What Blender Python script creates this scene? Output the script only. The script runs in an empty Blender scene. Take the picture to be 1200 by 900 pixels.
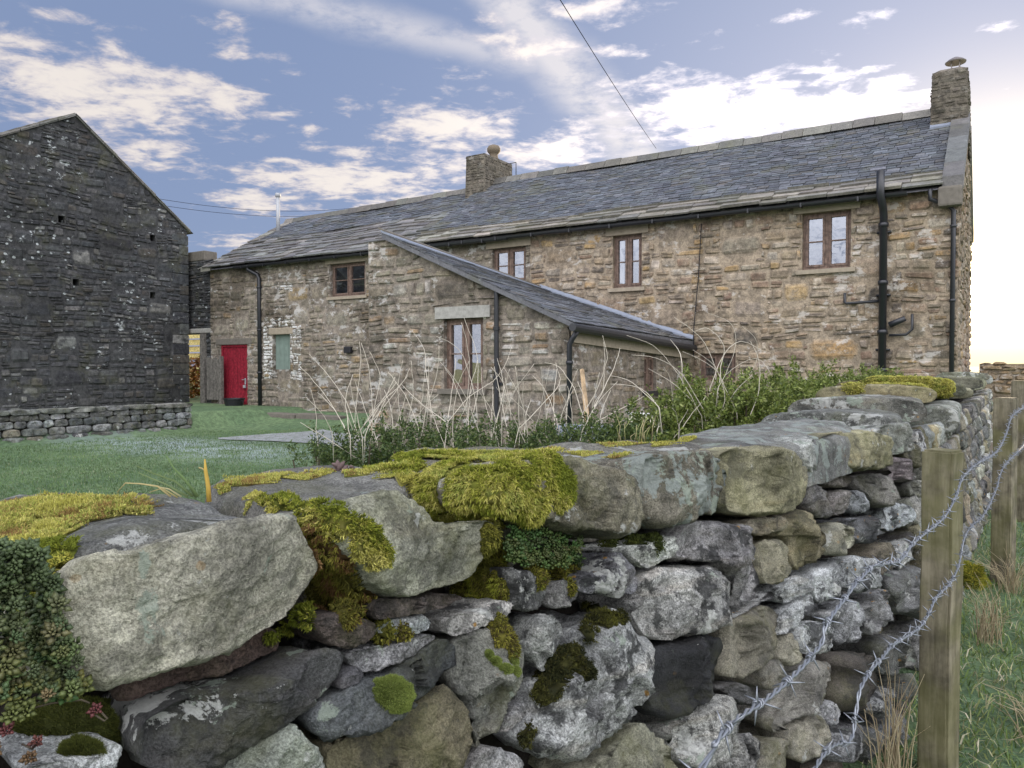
import bpy, bmesh, math, random
import numpy as np
from mathutils import Vector, Matrix, noise
from mathutils.bvhtree import BVHTree
random.seed(7); RNG = np.random.default_rng(7)
scene = bpy.context.scene
COL = scene.collection
# ------------------------------------------------------------------ camera
CAM_Z = 1.6
F_PX = 890.0
YAW = math.radians(32.6)
PITCH = math.atan(20.0 / F_PX)
CAM = Vector((0, 0, CAM_Z))
Rv = Vector((math.cos(YAW), math.sin(YAW), 0))
Fh = Vector((-math.sin(YAW), math.cos(YAW), 0))
Fv = (Fh * math.cos(PITCH) - Vector((0, 0, 1)) * math.sin(PITCH)).normalized()
Uv = Rv.cross(Fv).normalized()
def ray(x, y):
    return Fv + Rv * ((x - 600) / F_PX) + Uv * ((450 - y) / F_PX)
def at_y(x, y, Y):
    d = ray(x, y); return CAM + d * (Y / d.y)
def at_x(x, y, X):
    d = ray(x, y); return CAM + d * (X / d.x)
def at_z(x, y, Z):
    d = ray(x, y); return CAM + d * ((Z - CAM_Z) / d.z)
def at_w(x, y, w):
    return CAM + ray(x, y) * w
cam = bpy.data.cameras.new('camera'); cam_o = bpy.data.objects.new('camera', cam); COL.objects.link(cam_o)
cam.sensor_width = 36; cam.lens = F_PX / 1200 * 36; cam.clip_start = 0.02; cam.clip_end = 6000
m = Matrix((Rv, Uv, -Fv)).transposed().to_4x4(); m.translation = CAM
cam_o.matrix_world = m
scene.camera = cam_o
# ------------------------------------------------------------------ object helpers
def link(o, parent=None):
    COL.objects.link(o)
    if parent is not None: o.parent = parent
    return o
def tag(o, label=None, cat=None, group=None, kind=None):
    if label: o['label'] = label
    if cat: o['category'] = cat
    if group: o['group'] = group
    if kind: o['kind'] = kind
    return o
def thing(name, label, cat, group=None):
    return tag(link(bpy.data.objects.new(name, None)), label, cat, group)
def mesh_obj(name, verts, faces, mat, parent=None, smooth=False, tint=None):
    me = bpy.data.meshes.new(name)
    if isinstance(faces, np.ndarray):
        nf, k = faces.shape
        va = np.asarray(verts, dtype=np.float32)
        me.vertices.add(len(va)); me.vertices.foreach_set('co', va.ravel())
        me.loops.add(nf * k); me.loops.foreach_set('vertex_index', faces.astype(np.int32).ravel())
        me.polygons.add(nf); me.polygons.foreach_set('loop_start', np.arange(0, nf * k, k, dtype=np.int32))
        me.update(calc_edges=True)
    else:
        me.from_pydata([tuple(v) for v in verts], [], faces); me.update()
    if mat: me.materials.append(mat)
    if smooth: me.polygons.foreach_set('use_smooth', np.ones(len(me.polygons), dtype=bool))
    if tint is not None:
        a = me.attributes.new('tint', 'FLOAT_COLOR', 'POINT')
        a.data.foreach_set('color', np.asarray(tint, dtype=np.float32).ravel())
    return link(bpy.data.objects.new(name, me), parent)
class MB:
    """collects simple shapes into one mesh"""
    def __init__(s): s.v = []; s.f = []; s.c = []
    def add(s, verts, faces, col=(1, 1, 1, 1)):
        b = len(s.v); s.v += [tuple(v) for v in verts]; s.f += [tuple(i + b for i in f) for f in faces]
        s.c += [col] * len(verts)
    def hexa(s, p, col=(1, 1, 1, 1)):      # 8 corners: bottom loop 0-3, top loop 4-7
        s.add(p, [(3, 2, 1, 0), (4, 5, 6, 7), (0, 1, 5, 4), (1, 2, 6, 5), (2, 3, 7, 6), (3, 0, 4, 7)], col)
    def box(s, x0, x1, y0, y1, z0, z1, col=(1, 1, 1, 1), b=0.0):
        if b <= 0:
            s.hexa([(x0, y0, z0), (x1, y0, z0), (x1, y1, z0), (x0, y1, z0), (x0, y0, z1), (x1, y0, z1), (x1, y1, z1), (x0, y1, z1)], col); return
        bm = bmesh.new(); bmesh.ops.create_cube(bm, size=1)
        for v in bm.verts: v.co = Vector(((x0 + x1) / 2 + v.co.x * (x1 - x0), (y0 + y1) / 2 + v.co.y * (y1 - y0), (z0 + z1) / 2 + v.co.z * (z1 - z0)))
        bmesh.ops.bevel(bm, geom=list(bm.edges), offset=b, segments=2, affect='EDGES', profile=0.6)
        bm.verts.index_update()
        s.add([v.co for v in bm.verts], [[v.index for v in f.verts] for f in bm.faces], col); bm.free()
    def tube(s, pts, r, n=8, col=(1, 1, 1, 1), cap=True):
        pts = [Vector(p) for p in pts]; rs = r if isinstance(r, (list, tuple)) else [r] * len(pts)
        t0 = (pts[1] - pts[0]).normalized(); ref = Vector((0, 0, 1)) if abs(t0.z) < .9 else Vector((1, 0, 0))
        nrm = t0.cross(ref).normalized(); vs = []
        for i, p in enumerate(pts):
            t = (pts[min(i + 1, len(pts) - 1)] - pts[max(i - 1, 0)])
            t = t.normalized() if t.length > 1e-9 else t0
            nrm = (nrm - t * nrm.dot(t)); nrm = nrm.normalized() if nrm.length > 1e-6 else t.orthogonal().normalized()
            bi = t.cross(nrm)
            for k in range(n):
                a = 2 * math.pi * k / n; vs.append(p + (nrm * math.cos(a) + bi * math.sin(a)) * rs[i])
        fs = []
        for i in range(len(pts) - 1):
            for k in range(n):
                fs.append((i * n + k, i * n + (k + 1) % n, (i + 1) * n + (k + 1) % n, (i + 1) * n + k))
        if cap:
            fs.append(tuple(range(n - 1, -1, -1))); fs.append(tuple((len(pts) - 1) * n + k for k in range(n)))
        s.add(vs, fs, col)
    def lathe(s, c, prof, n=16, col=(1, 1, 1, 1)):
        vs = []; fs = []
        for (r, z) in prof:
            for k in range(n):
                a = 2 * math.pi * k / n; vs.append((c[0] + r * math.cos(a), c[1] + r * math.sin(a), c[2] + z))
        for i in range(len(prof) - 1):
            for k in range(n): fs.append((i * n + k, i * n + (k + 1) % n, (i + 1) * n + (k + 1) % n, (i + 1) * n + k))
        fs.append(tuple(range(n - 1, -1, -1))); fs.append(tuple((len(prof) - 1) * n + k for k in range(n)))
        s.add(vs, fs, col)
    def build(s, name, mat, parent=None, smooth=False):
        return mesh_obj(name, s.v, s.f, mat, parent, smooth, tint=s.c)
# ------------------------------------------------------------------ node helpers
class NT:
    def __init__(s, tree): s.t = tree; s.n = tree.nodes; s.l = tree.links
    def new(s, typ, **kw):
        n = s.n.new(typ)
        for k, v in kw.items(): setattr(n, k, v)
        return n
    def put(s, sock, val):
        if val is None: return
        if isinstance(val, bpy.types.NodeSocket): s.l.new(val, sock)
        else:
            if isinstance(val, (tuple, list)) and len(val) == 3 and sock.type == 'RGBA': val = (*val, 1)
            sock.default_value = val
    def math(s, op, a, b=None, c=None, clamp=False):
        n = s.new('ShaderNodeMath', operation=op); n.use_clamp = clamp
        for i, v in enumerate((a, b, c)): s.put(n.inputs[i], v)
        return n.outputs[0]
    def vmath(s, op, a, b=None):
        n = s.new('ShaderNodeVectorMath', operation=op); s.put(n.inputs[0], a); s.put(n.inputs[1], b)
        return n.outputs['Value'] if op in ('DOT_PRODUCT', 'LENGTH', 'DISTANCE') else n.outputs[0]
    def mix(s, fac, a, b, mode='MIX'):
        n = s.new('ShaderNodeMix', data_type='RGBA', blend_type=mode)
        s.put(n.inputs[0], fac); s.put(n.inputs[6], a); s.put(n.inputs[7], b); return n.outputs[2]
    def noise(s, vec, scale, detail=4, rough=.55, dist=0.0):
        n = s.new('ShaderNodeTexNoise'); s.put(n.inputs['Vector'], vec)
        n.inputs['Scale'].default_value = scale; n.inputs['Detail'].default_value = detail
        n.inputs['Roughness'].default_value = rough; n.inputs['Distortion'].default_value = dist
        return n.outputs['Fac']
    def voro(s, vec, scale, feature='F1', rnd=1.0, out='Distance'):
        n = s.new('ShaderNodeTexVoronoi', feature=feature); s.put(n.inputs['Vector'], vec)
        n.inputs['Scale'].default_value = scale; n.inputs['Randomness'].default_value = rnd
        return n.outputs[out]
    def ramp(s, fac, lo, hi, a=0.0, b=1.0):
        n = s.new('ShaderNodeMapRange'); n.interpolation_type = 'SMOOTHSTEP'
        s.put(n.inputs[0], fac); s.put(n.inputs[1], lo); s.put(n.inputs[2], hi); s.put(n.inputs[3], a); s.put(n.inputs[4], b)
        return n.outputs[0]
    def mapping(s, vec, scale=(1, 1, 1), loc=(0, 0, 0)):
        n = s.new('ShaderNodeMapping'); s.put(n.inputs['Vector'], vec)
        n.inputs['Scale'].default_value = scale; n.inputs['Location'].default_value = loc
        return n.outputs[0]
    def sep(s, vec):
        n = s.new('ShaderNodeSeparateXYZ'); s.put(n.inputs[0], vec); return n.outputs
    def attr(s, name):
        n = s.new('ShaderNodeAttribute'); n.attribute_name = name; return n.outputs
    def bump(s, h, strength=.5, dist=.01, normal=None):
        n = s.new('ShaderNodeBump'); s.put(n.inputs['Height'], h); n.inputs['Strength'].default_value = strength
        n.inputs['Distance'].default_value = dist
        if normal is not None: s.put(n.inputs['Normal'], normal)
        return n.outputs[0]
def material(name):
    m = bpy.data.materials.new(name); m.use_nodes = True
    t = NT(m.node_tree); b = m.node_tree.nodes['Principled BSDF']
    b.inputs['Roughness'].default_value = .85
    b.inputs['Specular IOR Level'].default_value = .3
    return m, t, b
def pos(t):
    return t.new('ShaderNodeNewGeometry').outputs['Position']
def upness(t):
    return t.sep(t.new('ShaderNodeNewGeometry').outputs['Normal'])[2]
# ------------------------------------------------------------------ materials
def plain(name, col, rough=.6, spec=.4, metal=0.0, var=.25, scale=20, bump=.0):
    m, t, b = material(name)
    p = pos(t); n = t.noise(p, scale, 5)
    c = t.mix(1.0, (*col, 1), t.mix(n, (1 - var,) * 3, (1 + var,) * 3), 'MULTIPLY')
    t.put(b.inputs['Base Color'], c); b.inputs['Roughness'].default_value = rough
    b.inputs['Specular IOR Level'].default_value = spec; b.inputs['Metallic'].default_value = metal
    if bump: t.put(b.inputs['Normal'], t.bump(n, bump, .01))
    return m
def rock_mat(name, white=.5, green=.4, orange=.3, dark=.4, pits=.3, grain=.5, sc=1.0, wc=((.42, .43, .40), (.74, .75, .71))):
    """weathered stone: 'tint' gives each stone its colour, its alpha how much lichen it carries"""
    m, t, b = material(name)
    p = pos(t); a = t.attr('tint'); col, lich = a['Color'], a['Alpha']
    big = t.noise(p, 6 * sc, 7, .66); mid = t.noise(p, 40 * sc, 7, .74); fine = t.noise(p, 320 * sc, 4, .75)
    c = t.mix(1, col, t.mix(t.ramp(big, .3, .72), (.46, .46, .45), (1.44, 1.43, 1.38)), 'MULTIPLY')
    c = t.mix(1, c, t.mix(t.ramp(mid, .34, .68), (.86, .86, .85), (1.10, 1.10, 1.10)), 'MULTIPLY')
    c = t.mix(1, c, t.mix(t.ramp(fine, .36, .64), (1 - grain * .8,) * 3, (1 + grain * .9,) * 3), 'MULTIPLY')
    # strata tint
    st = t.noise(t.mapping(p, (3 * sc, 3 * sc, 22 * sc)), 1.0, 4, .6, .6)
    c = t.mix(t.math('MULTIPLY', t.ramp(st, .52, .7), .35), c, t.mix(1, c, (.75, .62, .46, 1), 'MULTIPLY'))
    # algae film
    g = t.noise(t.mapping(p, loc=(3, 1, 7)), 9 * sc, 5, .65)
    c = t.mix(t.math('MULTIPLY', t.ramp(g, .47, .68), green), c, (.115, .118, .045, 1))
    # black crust
    d = t.noise(t.mapping(p, loc=(13, 5, 2)), 12 * sc, 6, .7)
    c = t.mix(t.math('MULTIPLY', t.ramp(d, .52, .60), dark), c, (.035, .036, .036, 1))
    # white crust, blotchy edge
    w = t.noise(t.mapping(p, loc=(1, 15, 4)), 10 * sc, 8, .72, .25)
    thr = t.math('SUBTRACT', .72, t.math('MULTIPLY', lich, .26))
    wm = t.ramp(w, thr, t.math('ADD', thr, .022))
    c = t.mix(t.math('MULTIPLY', wm, white), c, t.mix(fine, (*wc[0], 1), (*wc[1], 1)))
    # grey-green leafy lichen
    w2 = t.noise(t.mapping(p, loc=(31, 2, 9)), 14 * sc, 8, .7, .3)
    thr2 = t.math('SUBTRACT', .76, t.math('MULTIPLY', lich, .27))
    c = t.mix(t.math('MULTIPLY', t.ramp(w2, thr2, t.math('ADD', thr2, .03)), .75), c, t.mix(mid, (.20, .25, .19, 1), (.44, .5, .42, 1)))
    # orange dots
    v = t.voro(p, 34 * sc); on = t.noise(t.mapping(p, loc=(7, 7, 1)), 5 * sc, 3)
    om = t.math('MULTIPLY', t.ramp(t.math('ADD', v, t.math('MULTIPLY', mid, .25)), .30, .24), t.ramp(on, .56, .6))
    c = t.mix(t.math('MULTIPLY', om, orange), c, (.46, .25, .05, 1))
    t.put(b.inputs['Base Color'], c)
    pit = t.voro(p, 75 * sc, 'SMOOTH_F1'); pit2 = t.noise(p, 55 * sc, 6, .75)
    h = t.math('ADD', t.math('MULTIPLY', mid, .9), t.math('MULTIPLY', fine, .30 * (.5 + grain)))
    h = t.math('ADD', h, t.math('MULTIPLY', t.ramp(pit2, .30, .5), pits * .9))
    h = t.math('ADD', h, t.math('MULTIPLY', t.ramp(pit, .0, .4), pits * .35))
    h = t.math('ADD', h, t.math('MULTIPLY', wm, .12))
    h = t.math('ADD', h, t.math('MULTIPLY', st, .7))
    t.put(b.inputs['Normal'], t.bump(h, 1.0, .012 / sc))
    b.inputs['Roughness'].default_value = .88
    return m
M = {}
M['limestone'] = rock_mat('limestone', white=.9, green=.12, orange=.9, dark=.85, pits=1.0, grain=.55)
M['gritstone'] = rock_mat('gritstone', white=.6, green=.6, orange=.25, dark=.45, pits=.3, grain=.42)
M['darkstone'] = rock_mat('dark stone', white=.9, green=.35, orange=.2, dark=.6, pits=.15, grain=.45)
M['lichenstone'] = rock_mat('lichened stone', white=.85, green=.3, orange=.3, dark=.35, pits=.3, grain=.5, wc=((.19, .225, .205), (.38, .42, .39)))
M['farstone'] = rock_mat('far wall stone', white=.65, green=.4, orange=.5, dark=.5, pits=.5, grain=.5, sc=.8)
M['earth'] = plain('gap-shade earth', (.022, .019, .016), .95, .1, var=.5, scale=60, bump=.8)  # earth fill, its near-black colour deepening the shade in gaps between stones
def masonry(name, mortar, wash=(.62, .6, .56), wash_amt=.35, dark=.3, dark_sc=.5, white_sc=2.0, thr=.62, green=.2, spots=0.0):
    m, t, b = material(name)
    p = pos(t); a = t.attr('tint'); col = a['Color']
    n1 = t.noise(p, 9, 6, .65); n2 = t.noise(p, 45, 5, .7); n0 = t.noise(p, .55, 4, .6)
    c = t.mix(t.math('MULTIPLY', a['Alpha'], t.ramp(t.noise(t.mapping(p, (1, 1, 1.5), (6, 2, 2)), 3.2, 6, .7), .66, .48)), (*mortar, 1), col)
    c = t.mix(1, c, t.mix(t.ramp(n1, .3, .7), (.62, .62, .62), (1.35, 1.33, 1.28)), 'MULTIPLY')
    c = t.mix(1, c, t.mix(t.ramp(n2, .3, .7), (.72, .72, .72), (1.28, 1.28, 1.28)), 'MULTIPLY')
    c = t.mix(t.math('MULTIPLY', t.ramp(t.noise(t.mapping(p, loc=(4, 8, 3)), dark_sc, 5, .65), .45, .66), dark), c, t.mix(1, c, (.36, .34, .31, 1), 'MULTIPLY'))
    c = t.mix(t.math('MULTIPLY', t.ramp(t.noise(t.mapping(p, loc=(2, 9, 6)), 1.1, 5, .7), .52, .7), green), c, (.11, .11, .05, 1))
    w = t.noise(t.mapping(p, (1, 1, 1.6), (9, 4, 1)), white_sc, 9, .74, .15)
    w = t.math('ADD', w, t.math('MULTIPLY', t.math('SUBTRACT', n0, .5), .35))
    c = t.mix(t.math('MULTIPLY', t.ramp(w, thr, thr + .05), wash_amt), c, (*wash, 1))
    if spots:
        vq = t.math('ADD', t.voro(t.mapping(p, (1, 1, 1.3)), 4.2), t.math('MULTIPLY', t.math('SUBTRACT', n1, .5), .45))
        on = t.ramp(t.noise(t.mapping(p, loc=(3, 3, 8)), .8, 5, .65), .50, .60)
        c = t.mix(t.math('MULTIPLY', t.math('MULTIPLY', t.ramp(vq, .20, .15), on), spots), c, (*wash, 1))
    t.put(b.inputs['Base Color'], c)
    h = t.math('ADD', n1, t.math('MULTIPLY', n2, .5))
    t.put(b.inputs['Normal'], t.bump(h, .6, .025))
    b.inputs['Roughness'].default_value = .92; b.inputs['Specular IOR Level'].default_value = .15
    return m
M['facade'] = masonry('farmhouse masonry', (.285, .235, .18), wash=(.52, .49, .45), wash_amt=.6, dark=.75, thr=.575, white_sc=2.6, green=.12)
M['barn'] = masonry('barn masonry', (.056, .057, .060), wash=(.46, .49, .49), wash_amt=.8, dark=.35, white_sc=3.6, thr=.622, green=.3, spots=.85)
M['extension'] = masonry('extension masonry', (.225, .195, .165), wash=(.50, .485, .46), wash_amt=.65, dark=.75, dark_sc=.7, white_sc=2.2, thr=.565, green=.15)
M['chimney'] = masonry('chimney masonry', (.135, .12, .10), wash=(.3, .28, .25), wash_amt=.5, dark=.5, white_sc=3, thr=.58, green=.2)
M['whitewash'] = masonry('whitewashed masonry', (.46, .45, .43), wash=(.66, .66, .65), wash_amt=.7, dark=.3, thr=.52)
def slate_mat(name, lich, thr, sc=6):
    m, t, b = material(name)
    p = pos(t); a = t.attr('tint')
    n1 = t.noise(p, 5, 6, .7); n2 = t.noise(p, 30, 5, .7)
    c = t.mix(1, a['Color'], t.mix(t.ramp(n1, .3, .7), (.78, .78, .79), (1.22, 1.22, 1.21)), 'MULTIPLY')
    c = t.mix(1, c, t.mix(t.ramp(n2, .3, .7), (.75,) * 3, (1.25,) * 3), 'MULTIPLY')
    w = t.noise(t.mapping(p, loc=(5, 3, 8)), sc, 9, .75)
    c = t.mix(t.math('MULTIPLY', t.ramp(w, thr, thr + .06), .8), c, (*lich, 1))
    c = t.mix(t.math('MULTIPLY', t.ramp(t.noise(p, 1.2, 5, .65), .52, .7), .5), c, (.10, .10, .055, 1))
    t.put(b.inputs['Base Color'], c); t.put(b.inputs['Normal'], t.bump(t.math('ADD', n1, n2), .5, .015))
    b.inputs['Roughness'].default_value = .5; b.inputs['Specular IOR Level'].default_value = .5
    return m
M['slate'] = slate_mat('grey slate', (.30, .33, .36), .60, 9)
M['flag'] = slate_mat('stone roof flag', (.36, .36, .30), .62)
def wood_mat(name, col, col2, rough=.75, vertical=True, green=0.0):
    m, t, b = material(name)
    p = pos(t); g = t.noise(t.mapping(p, (48, 48, 4.5) if vertical else (4.5, 48, 48)), 1.0, 5, .65, .3)
    n = t.noise(p, 14, 5, .65)
    c = t.mix(t.ramp(g, .35, .68), (*col, 1), (*col2, 1))
    c = t.mix(1, c, t.mix(t.ramp(n, .3, .7), (.6,) * 3, (1.35,) * 3), 'MULTIPLY')
    if green: c = t.mix(t.math('MULTIPLY', t.ramp(t.noise(p, 6, 5), .42, .62), green), c, (.13, .13, .045, 1))
    t.put(b.inputs['Base Color'], c); t.put(b.inputs['Normal'], t.bump(t.math('ADD', g, t.math('MULTIPLY', n, .4)), .45, .006)); b.inputs['Roughness'].default_value = rough
    return m
M['frame'] = wood_mat('brown window timber', (.115, .075, .058), (.18, .125, .098), .6)
M['greywood'] = wood_mat('weathered timber', (.10, .092, .082), (.19, .175, .155))
M['post'] = wood_mat('treated fence timber', (.10, .088, .058), (.19, .17, .12), .85, True, .45)
M['stake'] = wood_mat('pale stake timber', (.34, .24, .14), (.46, .34, .21))
M['straw'] = wood_mat('sunlit-toned boards', (.62, .50, .16), (.82, .70, .34), .7, False)  # sunlight is painted into the bright yellow of these boards
M['reddoor'] = wood_mat('red painted boards', (.20, .014, .026), (.27, .020, .036), .5)
M['black'] = plain('black painted iron', (.018, .019, .023), .4, .5, var=.3, scale=8)
M['tub'] = plain('black plastic', (.014, .014, .018), .45, .5)
M['lead'] = plain('lead sheet', (.20, .225, .28), .5, .5, metal=.0, var=.25, scale=9)
M['sand'] = plain('dressed sandstone', (.30, .255, .195), .9, .2, var=.4, scale=12, bump=.5)
M['palestone'] = plain('pale stone lintel', (.31, .30, .275), .9, .2, var=.45, scale=14, bump=.5)
M['darkdress'] = plain('dark dressed stone', (.15, .135, .115), .9, .2, var=.45, scale=12, bump=.5)
M['steel'] = plain('steel flue', (.34, .35, .37), .6, .3, metal=.2, var=.15)
M['copper'] = plain('cowl metal', (.28, .24, .22), .4, .5, metal=.6)
M['pot'] = plain('clay pot', (.15, .12, .085), .8, .3)
M['cream'] = plain('cream board', (.62, .58, .44), .7, .3)
M['sageboard'] = plain('faded green shutter', (.17, .22, .19), .7, .3, var=.35, scale=6)
M['whitepaint'] = plain('white painted board', (.7, .7, .68), .5, .4, var=.12)
M['dark'] = plain('unlit interior', (.012, .012, .013), .9, .1)
M['curtain'] = plain('pale curtain', (.62, .62, .62), .9, .1, var=.15, scale=5)
M['wire'] = plain('galvanised wire', (.22, .235, .26), .42, .6, metal=.5, var=.25, scale=150)
M['cable'] = plain('black cable', (.03, .03, .035), 1.0, .0)
M['stem'] = plain('dry pale stem', (.52, .475, .39), .8, .2, var=.35, scale=25)
M['bark'] = plain('shrub bark', (.085, .07, .05), .9, .1)
M['cone'] = plain('shrivelled brown fruit', (.11, .075, .07), .7, .3, var=.6, scale=90, bump=.6)
m, t, b = material('window glass')
gl = t.new('ShaderNodeBsdfGlossy'); gl.inputs['Roughness'].default_value = .02; gl.inputs['Color'].default_value = (.85, .9, 1, 1)
t.put(gl.inputs['Normal'], t.bump(t.noise(pos(t), 2.2, 2), .08, .05))
tr = t.new('ShaderNodeBsdfTransparent'); mx = t.new('ShaderNodeMixShader'); mx.inputs[0].default_value = .36
t.l.new(tr.outputs[0], mx.inputs[1]); t.l.new(gl.outputs[0], mx.inputs[2])
t.l.new(mx.outputs[0], m.node_tree.nodes['Material Output'].inputs['Surface']); M['glass'] = m
def leaf_mat(name, trans=.35, rough=.5):
    m, t, b = material(name)
    a = t.attr('tint'); t.put(b.inputs['Base Color'], a['Color']); b.inputs['Roughness'].default_value = rough
    tl = t.new('ShaderNodeBsdfTranslucent'); t.put(tl.inputs['Color'], a['Color'])
    mx = t.new('ShaderNodeMixShader'); mx.inputs[0].default_value = trans
    t.l.new(b.outputs[0], mx.inputs[1]); t.l.new(tl.outputs[0], mx.inputs[2])
    t.l.new(mx.outputs[0], m.node_tree.nodes['Material Output'].inputs['Surface'])
    return m
M['leaf'] = leaf_mat('evergreen leaf', .25, .42)
M['moss'] = leaf_mat('moss fibre', .35, .9)
M['grass'] = leaf_mat('grass blade', .35, .6)
M['succulent'] = leaf_mat('fleshy leaf', .15, .45)
# ground
m, t, b = material('turf')
p = pos(t); n1 = t.noise(p, .7, 5, .6); n2 = t.noise(p, 9, 5, .7); n3 = t.noise(p, 60, 4, .7)
c = t.mix(t.ramp(n1, .35, .65), (.092, .150, .075, 1), (.135, .200, .098, 1))
c = t.mix(1, c, t.mix(t.ramp(n2, .3, .7), (.65, .65, .65), (1.35, 1.35, 1.35)), 'MULTIPLY')
c = t.mix(1, c, t.mix(t.ramp(n3, .3, .7), (.75, .75, .75), (1.25, 1.25, 1.25)), 'MULTIPLY')
fa = t.attr('tint'); fr = t.math('MULTIPLY', fa['Alpha'], t.ramp(t.noise(t.mapping(p, (1.0, 1.0, 1)), 1.6, 7, .7), .35, .6))
c = t.mix(t.math('MULTIPLY', fr, .75), c, (.42, .48, .52, 1))
far = t.ramp(t.vmath('LENGTH', p), 30, 70)
c = t.mix(far, c, t.mix(n2, (.20, .19, .06, 1), (.30, .27, .10, 1)))
t.put(b.inputs['Base Color'], c); t.put(b.inputs['Normal'], t.bump(t.math('ADD', n2, n3), .8, .04)); M['turf'] = m
m, t, b = material('frosted paving')
p = pos(t); n = t.noise(p, 5, 6, .7)
c = t.mix(t.ramp(n, .35, .65), (.17, .18, .175, 1), (.29, .305, .31, 1)); t.put(b.inputs['Base Color'], c)
t.put(b.inputs['Normal'], t.bump(n, .5, .02)); M['paving'] = m
# ------------------------------------------------------------------ world, sun
SUN_AZ_PX, SUN_EL = 1126.0, math.radians(5.5)
d = ray(SUN_AZ_PX, 430); d.z = 0; d.normalize()
SUN = Vector((d.x * math.cos(SUN_EL), d.y * math.cos(SUN_EL), math.sin(SUN_EL)))
sl = bpy.data.lights.new('sun', 'SUN'); sl.energy = 3.2; sl.angle = math.radians(.53); sl.color = (1, .80, .56)
so = link(bpy.data.objects.new('sun', sl)); so.rotation_euler = SUN.to_track_quat('Z', 'Y').to_euler()
w = bpy.data.worlds.new('World'); scene.world = w; w.use_nodes = True
t = NT(w.node_tree); t.n.clear()
dirv = t.new('ShaderNodeTexCoord').outputs['Generated']
sky = t.new('ShaderNodeTexSky'); sky.sky_type = 'NISHITA'; sky.sun_disc = False
sky.sun_elevation = SUN_EL; sky.sun_rotation = math.atan2(SUN.x, SUN.y); sky.altitude = 250; sky.air_density = 1.0; sky.dust_density = .6; sky.ozone_density = 2.0
# directions on the celestial sphere: azimuth from the valley axis, elevation
xr = t.vmath('DOT_PRODUCT', dirv, tuple(Rv)); yr = t.vmath('DOT_PRODUCT', dirv, tuple(Fh)); zr = t.sep(dirv)[2]
az = t.math('ARCTAN2', xr, yr); el = t.math('ARCSINE', zr)
def azel(x, y):
    d = ray(x, y).normalized(); return math.atan2(d.dot(Rv), d.dot(Fh)), math.asin(d.z)
cov = None
BLOBS = [(110, 105, 190, 58, 1.0), (40, 70, 110, 40, .6), (230, 115, 110, 34, .9), (165, 178, 80, 24, .9), (275, 118, 60, 22, .8), (290, 62, 50, 16, .7), (300, 285, 70, 14, .8),
         (395, 212, 150, 26, 1.0), (300, 235, 70, 20, .9), (480, 235, 80, 26, .9), (525, 150, 100, 34, .95), (640, 178, 90, 24, .95), (520, 195, 80, 24, .8),
         (860, 130, 130, 42, 1.1), (960, 128, 130, 30, 1.0), (760, 100, 70, 24, .8), (700, 150, 60, 30, .7), (590, 38, 80, 26, .7), (700, 8, 90, 20, .8), (540, 85, 40, 16, .6),
         (990, 85, 60, 14, .7), (1020, 18, 50, 10, .7), (1170, 30, 40, 8, .6), (450, 125, 60, 18, .5), (250, 20, 60, 14, .5), (560, 110, 60, 14, .6), (625, 60, 60, 18, .8), (245, 150, 70, 16, .7), (360, 150, 40, 12, .6), (420, 178, 70, 12, .7), (70, 20, 60, 14, .6), (350, 240, 60, 12, .7), (720, 60, 50, 12, .7), (930, 20, 50, 8, .6), (830, 40, 80, 12, .45), (1030, 105, 60, 18, .8)]
for (bx, by, rx, ry, k) in BLOBS:
    a0, e0 = azel(bx, by); ra = abs(azel(bx + rx, by)[0] - azel(bx - rx, by)[0]) / 2; re = abs(azel(bx, by - ry)[1] - azel(bx, by + ry)[1]) / 2
    q = t.math('ADD', t.math('POWER', t.math('DIVIDE', t.math('SUBTRACT', az, a0), ra), 2.0), t.math('POWER', t.math('DIVIDE', t.math('SUBTRACT', el, e0), re), 2.0))
    g = t.math('MULTIPLY', t.math('EXPONENT', t.math('MULTIPLY', q, -.8)), k)
    cov = g if cov is None else t.math('MAXIMUM', cov, g)
behind = t.ramp(yr, .35, -.2)  # unseen sky behind the camera, added as bright cloud to light facade and wall
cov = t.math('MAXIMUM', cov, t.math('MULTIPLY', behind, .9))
plane = t.vmath('DIVIDE', dirv, t.new('ShaderNodeCombineXYZ').outputs[0])
den = t.math('ADD', t.math('MAXIMUM', zr, 0), .10)
cx = t.new('ShaderNodeCombineXYZ'); t.put(cx.inputs[0], t.math('DIVIDE', xr, den)); t.put(cx.inputs[1], t.math('DIVIDE', yr, den))
pl = cx.outputs[0]
cn = t.noise(t.mapping(pl, (1.0, 1.25, 1), (2.3, 1.7, 0)), 7.0, 9, .62, .35)
cn2 = t.noise(t.mapping(pl, (1, 1, 1), (8, 3, 0)), 13.0, 6, .6, .2)
dens = t.math('ADD', t.math('ADD', t.math('MULTIPLY', cov, .50), t.math('MULTIPLY', cn, .9)), t.math('MULTIPLY', cn2, .56))
cm = t.ramp(dens, .93, 1.17)
core = t.ramp(dens, 1.02, 1.28)
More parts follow.
